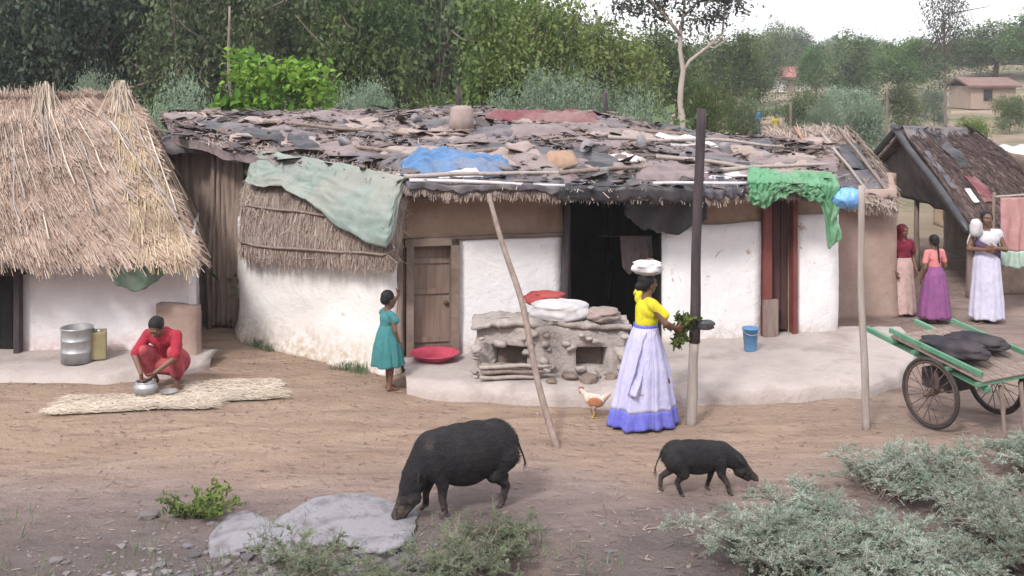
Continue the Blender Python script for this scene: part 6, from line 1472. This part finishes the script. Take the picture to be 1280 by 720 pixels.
def shrub(kind, px, py, wpx, h, label, zr, group=None, name='thorn_shrub', mat=None):
    Y = GY(py); x = X(px, Y); T = thing(name, (x, Y, gz(x,Y)), label, 'shrub', group)
    for nm, me in (('stems', PROTO[kind][1]), ('leaves', PROTO[kind][0])):
        o = bpy.data.objects.new(nm, me); COL.objects.link(o); o.parent = T
        if mat and nm == 'leaves': o.material_slots[0].link = 'OBJECT'; o.material_slots[0].material = M[mat]
    k = wpx*Y/F/2; T.scale = (k, k, h*0.8); T.rotation_euler[2] = zr; return T
gs = 'pale shrubs in the right foreground'
for a in (('thorn1', 1112, 622, 190, 0.85, 'pale grey green shrub farthest back in the right foreground, left below the cart wheel', 0.3),
          ('thorn2', 1215, 640, 210, 0.9, 'pale grey green shrub sprawling under the handcart wheels at the right edge', 1.9),
          ('thorn2', 1010, 655, 170, 0.85, 'pale grey green shrub nearest the small pig', 3.1),
          ('thorn1', 950, 708, 230, 0.9, 'pale grey green shrub at the left tip of the right foreground thicket', 4.4),
          ('thorn1', 1265, 712, 240, 1.0, 'pale grey green shrub in the bottom right corner', 5.2),
          ('thorn2', 1075, 735, 260, 1.0, 'pale grey green shrub at the bottom edge below the bare patch', 0.9),
          ('thorn1', 1290, 590, 150, 0.8, 'pale grey green shrub half cut by the right edge behind the thicket', 2.2),
          ('thorn1', 1236, 682, 190, 0.9, 'pale grey green shrub between the right edge and the bare patch of the thicket', 0.2),
          ('thorn2', 1046, 694, 170, 0.85, 'pale grey green shrub just left of the bare patch in the right thicket', 2.9),
          ('thorn1', 1010, 736, 200, 0.9, 'pale grey green shrub at the bottom edge near the left end of the right thicket', 1.1),
          ('thorn2', 1160, 596, 170, 0.75, 'low pale grey green shrub along the top rim of the right thicket', 5.6),
          ('thorn1', 1120, 704, 190, 0.9, 'pale grey green shrub directly below the bare patch in the right thicket', 4.0),
          ('thorn2', 1180, 752, 240, 1.0, 'pale grey green shrub low in the right foreground between the corner and the bare patch', 3.7)):
    shrub(*a, group=gs)
gs2 = 'shrubs at the bottom middle'
for a in (('thorn3', 600, 724, 170, 0.8, 'green tipped shrub at the bottom edge under the large pig', 0.5),
          ('thorn1', 640, 694, 110, 0.72, 'pale feathery shrub hiding the hind feet of the large pig', 2.5),
          ('thorn3', 395, 728, 170, 0.72, 'dull green shrub before the pale flat rock', 1.4),
          ('thorn3', 520, 738, 190, 0.62, 'bright tipped low shrub at the bottom edge left of the pig shrub', 3.3)):
    shrub(*a, group=gs2, mat='lf_shrub' if a[0] == 'thorn1' else None)
# bright weed left of the rocks
wY = GY(648); WD = thing('weed', (X(250,wY), wY, gz(X(250,wY),wY)), 'bright green weed sprouting left of the pale flat rock', 'weed'); b = MB(); cs_ = []
for i in range(22):
    a = random.uniform(0,6.28); e = WD.location + Vector((math.cos(a)*random.uniform(.1,.34), math.sin(a)*random.uniform(.1,.35), random.uniform(0.08,0.22))); b.stick(WD.location, e, 0.005, 0.002, 0.08, 5, 5)
    for k in range(30): p = WD.location.lerp(e, random.uniform(0.35,1.05)); cs_.append((p.x+random.gauss(0,.02), p.y+random.gauss(0,.02), p.z+random.gauss(0,.015)))
b.build('stems', M['lf_mid'], WD); C = np.array(cs_)-np.array(WD.location); o = bpy.data.objects.new('leaves', leaves_mesh('weed_leaves', C, np.tile([0,-.3,.6],(len(C),1)), 0.05, M['lf_lime'], 0.5)); COL.objects.link(o); o.parent = WD
# flat rocks
def rock(px, py, wpx, dpx, hh, seed, label, tilt=0.0):
    Y = GY(py); c = Vector((X(px,Y), Y, gz(X(px,Y),Y)+hh*0.3)); b = MB(); b.stone((0,0,0), (wpx*Y/F/1.7, dpx, hh), seed, 1, 4); o = b.build('flat_rock', M['rock'], None, True); o.location = c; o.rotation_euler = (0, tilt, 0); return tag(o, label, 'rock')
rock(432, 652, 205, 0.62, 0.05, 5, 'large pale grey flat rock under the big pig\'s snout', 0.03); rock(298, 668, 140, 0.36, 0.045, 9, 'smaller pale grey flat rock left of the large one', -0.05)
rock(352, 690, 70, 0.14, 0.10, 14, 'dark edged grey rock below the two pale flat rocks'); rock(480, 684, 80, 0.15, 0.09, 17, 'brownish grey rock between the large pig and the bottom shrubs')
# rubble, pebbles, litter
def scatter(name, n, fn, r, mat, label, cat, flat=0.6):
    b = MB(); ico = MB().stone((0,0,0), 1, 3, 0.7, 1); base = [Vector(v) for v in ico.v]
    for i in range(n):
        x, y, s = fn(); s *= r*rng.lognormal(-0.25,0.55); m = Matrix.Rotation(rng.uniform(0,6.28),3,'Z') @ Matrix.Diagonal((s*rng.uniform(.8,1.5), s, s*rng.uniform(.5,.9)*flat/0.6)); z = gz(x,y)
        b.add([Vector((x,y,z+s*0.15)) + m @ v for v in base], ico.f)
    o = b.build(name, M[mat], None, False); return tag(o, label, cat, kind='stuff')
def f_rub():
    px = rng.normal(360, 120); py = 742 - abs(rng.normal(0, 34)); Y = GY(py); return X(px,Y)+rng.normal(0,.1), Y+rng.normal(0,.06), 1
scatter('rubble', 900, f_rub, 0.028, 'rubble', 'grey rubble scattered along the bottom left of the ground', 'rubble')
def f_peb():
    Y = 7.2 + 7.2*rng.random()**1.3; return rng.uniform(-0.5,0.5)*Y*0.98, Y, 1
scatter('pebbles', 2600, f_peb, 0.011, 'pebble', 'small pebbles strewn over the dirt', 'pebbles')
b = MB()
for _ in range(2400):
    Y = 7.2 + 7.5*rng.random()**1.2; x = rng.uniform(-0.5,0.5)*Y*0.98; z = gz(x,Y)+0.008; a = rng.uniform(0,6.28); L = rng.uniform(0.02,0.10); b.ribbon((x,Y,z), (x+L*math.cos(a), Y+L*math.sin(a), z+rng.uniform(0,0.015)), rng.uniform(0.004,0.014), Vector((-math.sin(a), math.cos(a), 0.2)))
tag(b.build('litter', M['dry_twig'], None, False), 'dry twigs and straw bits littering the dirt', 'litter', kind='stuff')
b = MB()
for _ in range(3000):                                          # sparse dry grass tufts in the foreground and by the walls
    k = rng.random()
    if k < 0.6: px = rng.uniform(0, 1280); py = rng.uniform(640, 740); Y = GY(py); x = X(px, Y)
    else: px = rng.uniform(300, 480); Y = np.interp(px, [300,365,478],[15.3,14.25,13.45]) + rng.normal(0,.06); x = X(px, Y)
    if noise.noise(Vector((x*1.3, Y*1.3, 2))) < 0.05: continue
    z = gz(x,Y); h = rng.uniform(0.04,0.13); b.ribbon((x,Y,z-0.01), (x+rng.normal(0,.03), Y+rng.normal(0,.03), z+h), 0.007, Vector((rng.normal(0,1), rng.normal(0,1), 0)))
tag(b.build('grass', M['lf_shrub'], None, False), 'sparse grass tufts along the wall foot and foreground', 'grass', kind='stuff')

# ------------------------------------------------------------------ haze, sky, light, camera
b = MB(); b.box((0, 180, 20), (760, 420, 56)); hz = b.build('haze', None, None, False)
hm_ = bpy.data.materials.new('haze_air'); hm_.use_nodes = True; nt = hm_.node_tree; nt.nodes.remove(nt.nodes['Principled BSDF'])
pv = nt.nodes.new('ShaderNodeVolumePrincipled'); pv.inputs['Color'].default_value = (0.93,0.95,1,1); pv.inputs['Density'].default_value = HAZE; pv.inputs['Anisotropy'].default_value = 0.2
nt.links.new(pv.outputs[0], nt.nodes['Material Output'].inputs['Volume']); hz.data.materials.append(hm_); tag(hz, 'thin pale haze filling the air', 'haze', kind='stuff')

SUN_EL, SUN_AZ = R(44), R(208)         # azimuth measured from +Y towards +X
w = bpy.data.worlds.new('World'); sc.world = w; w.use_nodes = True; nt = w.node_tree; bg = nt.nodes['Background']
sky = nt.nodes.new('ShaderNodeTexSky'); sky.sky_type = 'NISHITA'; sky.sun_disc = False; sky.sun_elevation = SUN_EL; sky.sun_rotation = SUN_AZ; sky.air_density = 1.2; sky.dust_density = 4.0; sky.ozone_density = 1.0
tc = nt.nodes.new('ShaderNodeTexCoord'); mp = nt.nodes.new('ShaderNodeMapping'); mp.inputs['Scale'].default_value = (1.2,1.2,3.5); nt.links.new(tc.outputs['Generated'], mp.inputs[0])
ns = nt.nodes.new('ShaderNodeTexNoise'); ns.inputs['Scale'].default_value = 2.2; ns.inputs['Detail'].default_value = 7; ns.inputs['Roughness'].default_value = 0.6; nt.links.new(mp.outputs[0], ns.inputs[0])
cr = nt.nodes.new('ShaderNodeValToRGB'); cr.color_ramp.elements[0].position = 0.3; cr.color_ramp.elements[0].color = (9.6,9.6,10.2,1); cr.color_ramp.elements[1].position = 0.7; cr.color_ramp.elements[1].color = (12.5,12.4,12.7,1); nt.links.new(ns.outputs['Fac'], cr.inputs[0])
mx = nt.nodes.new('ShaderNodeMix'); mx.data_type = 'RGBA'; mx.inputs[0].default_value = 0.88; nt.links.new(sky.outputs[0], mx.inputs[6]); nt.links.new(cr.outputs[0], mx.inputs[7]); nt.links.new(mx.outputs[2], bg.inputs[0]); bg.inputs[1].default_value = 0.075
sl = bpy.data.lights.new('sun', 'SUN'); sl.energy = 1.5; sl.angle = R(10); sl.color = (1, 0.965, 0.92); so = bpy.data.objects.new('sun', sl); COL.objects.link(so)
dirn = Vector((math.sin(SUN_AZ)*math.cos(SUN_EL), math.cos(SUN_AZ)*math.cos(SUN_EL), math.sin(SUN_EL))); so.rotation_euler = dirn.to_track_quat('Z', 'Y').to_euler(); so.location = (0, -5, 15)
cam = bpy.data.cameras.new('camera'); co = bpy.data.objects.new('camera', cam); COL.objects.link(co); sc.camera = co
co.location = (0, 0, H); co.rotation_euler = (R(90), 0, 0); cam.sensor_width = 36; cam.lens = 36*F/1280; cam.shift_y = -(360-HY)/1280; cam.clip_start = 0.1; cam.clip_end = 2000
sc.view_settings.view_transform = 'Standard'; sc.view_settings.look = 'None'; sc.view_settings.gamma = 1; sc.view_settings.exposure = EXPO
sc.cycles.max_bounces = 6; sc.cycles.diffuse_bounces = 2; sc.cycles.transparent_max_bounces = 8; sc.cycles.volume_bounces = 0; sc.cycles.use_denoising = True
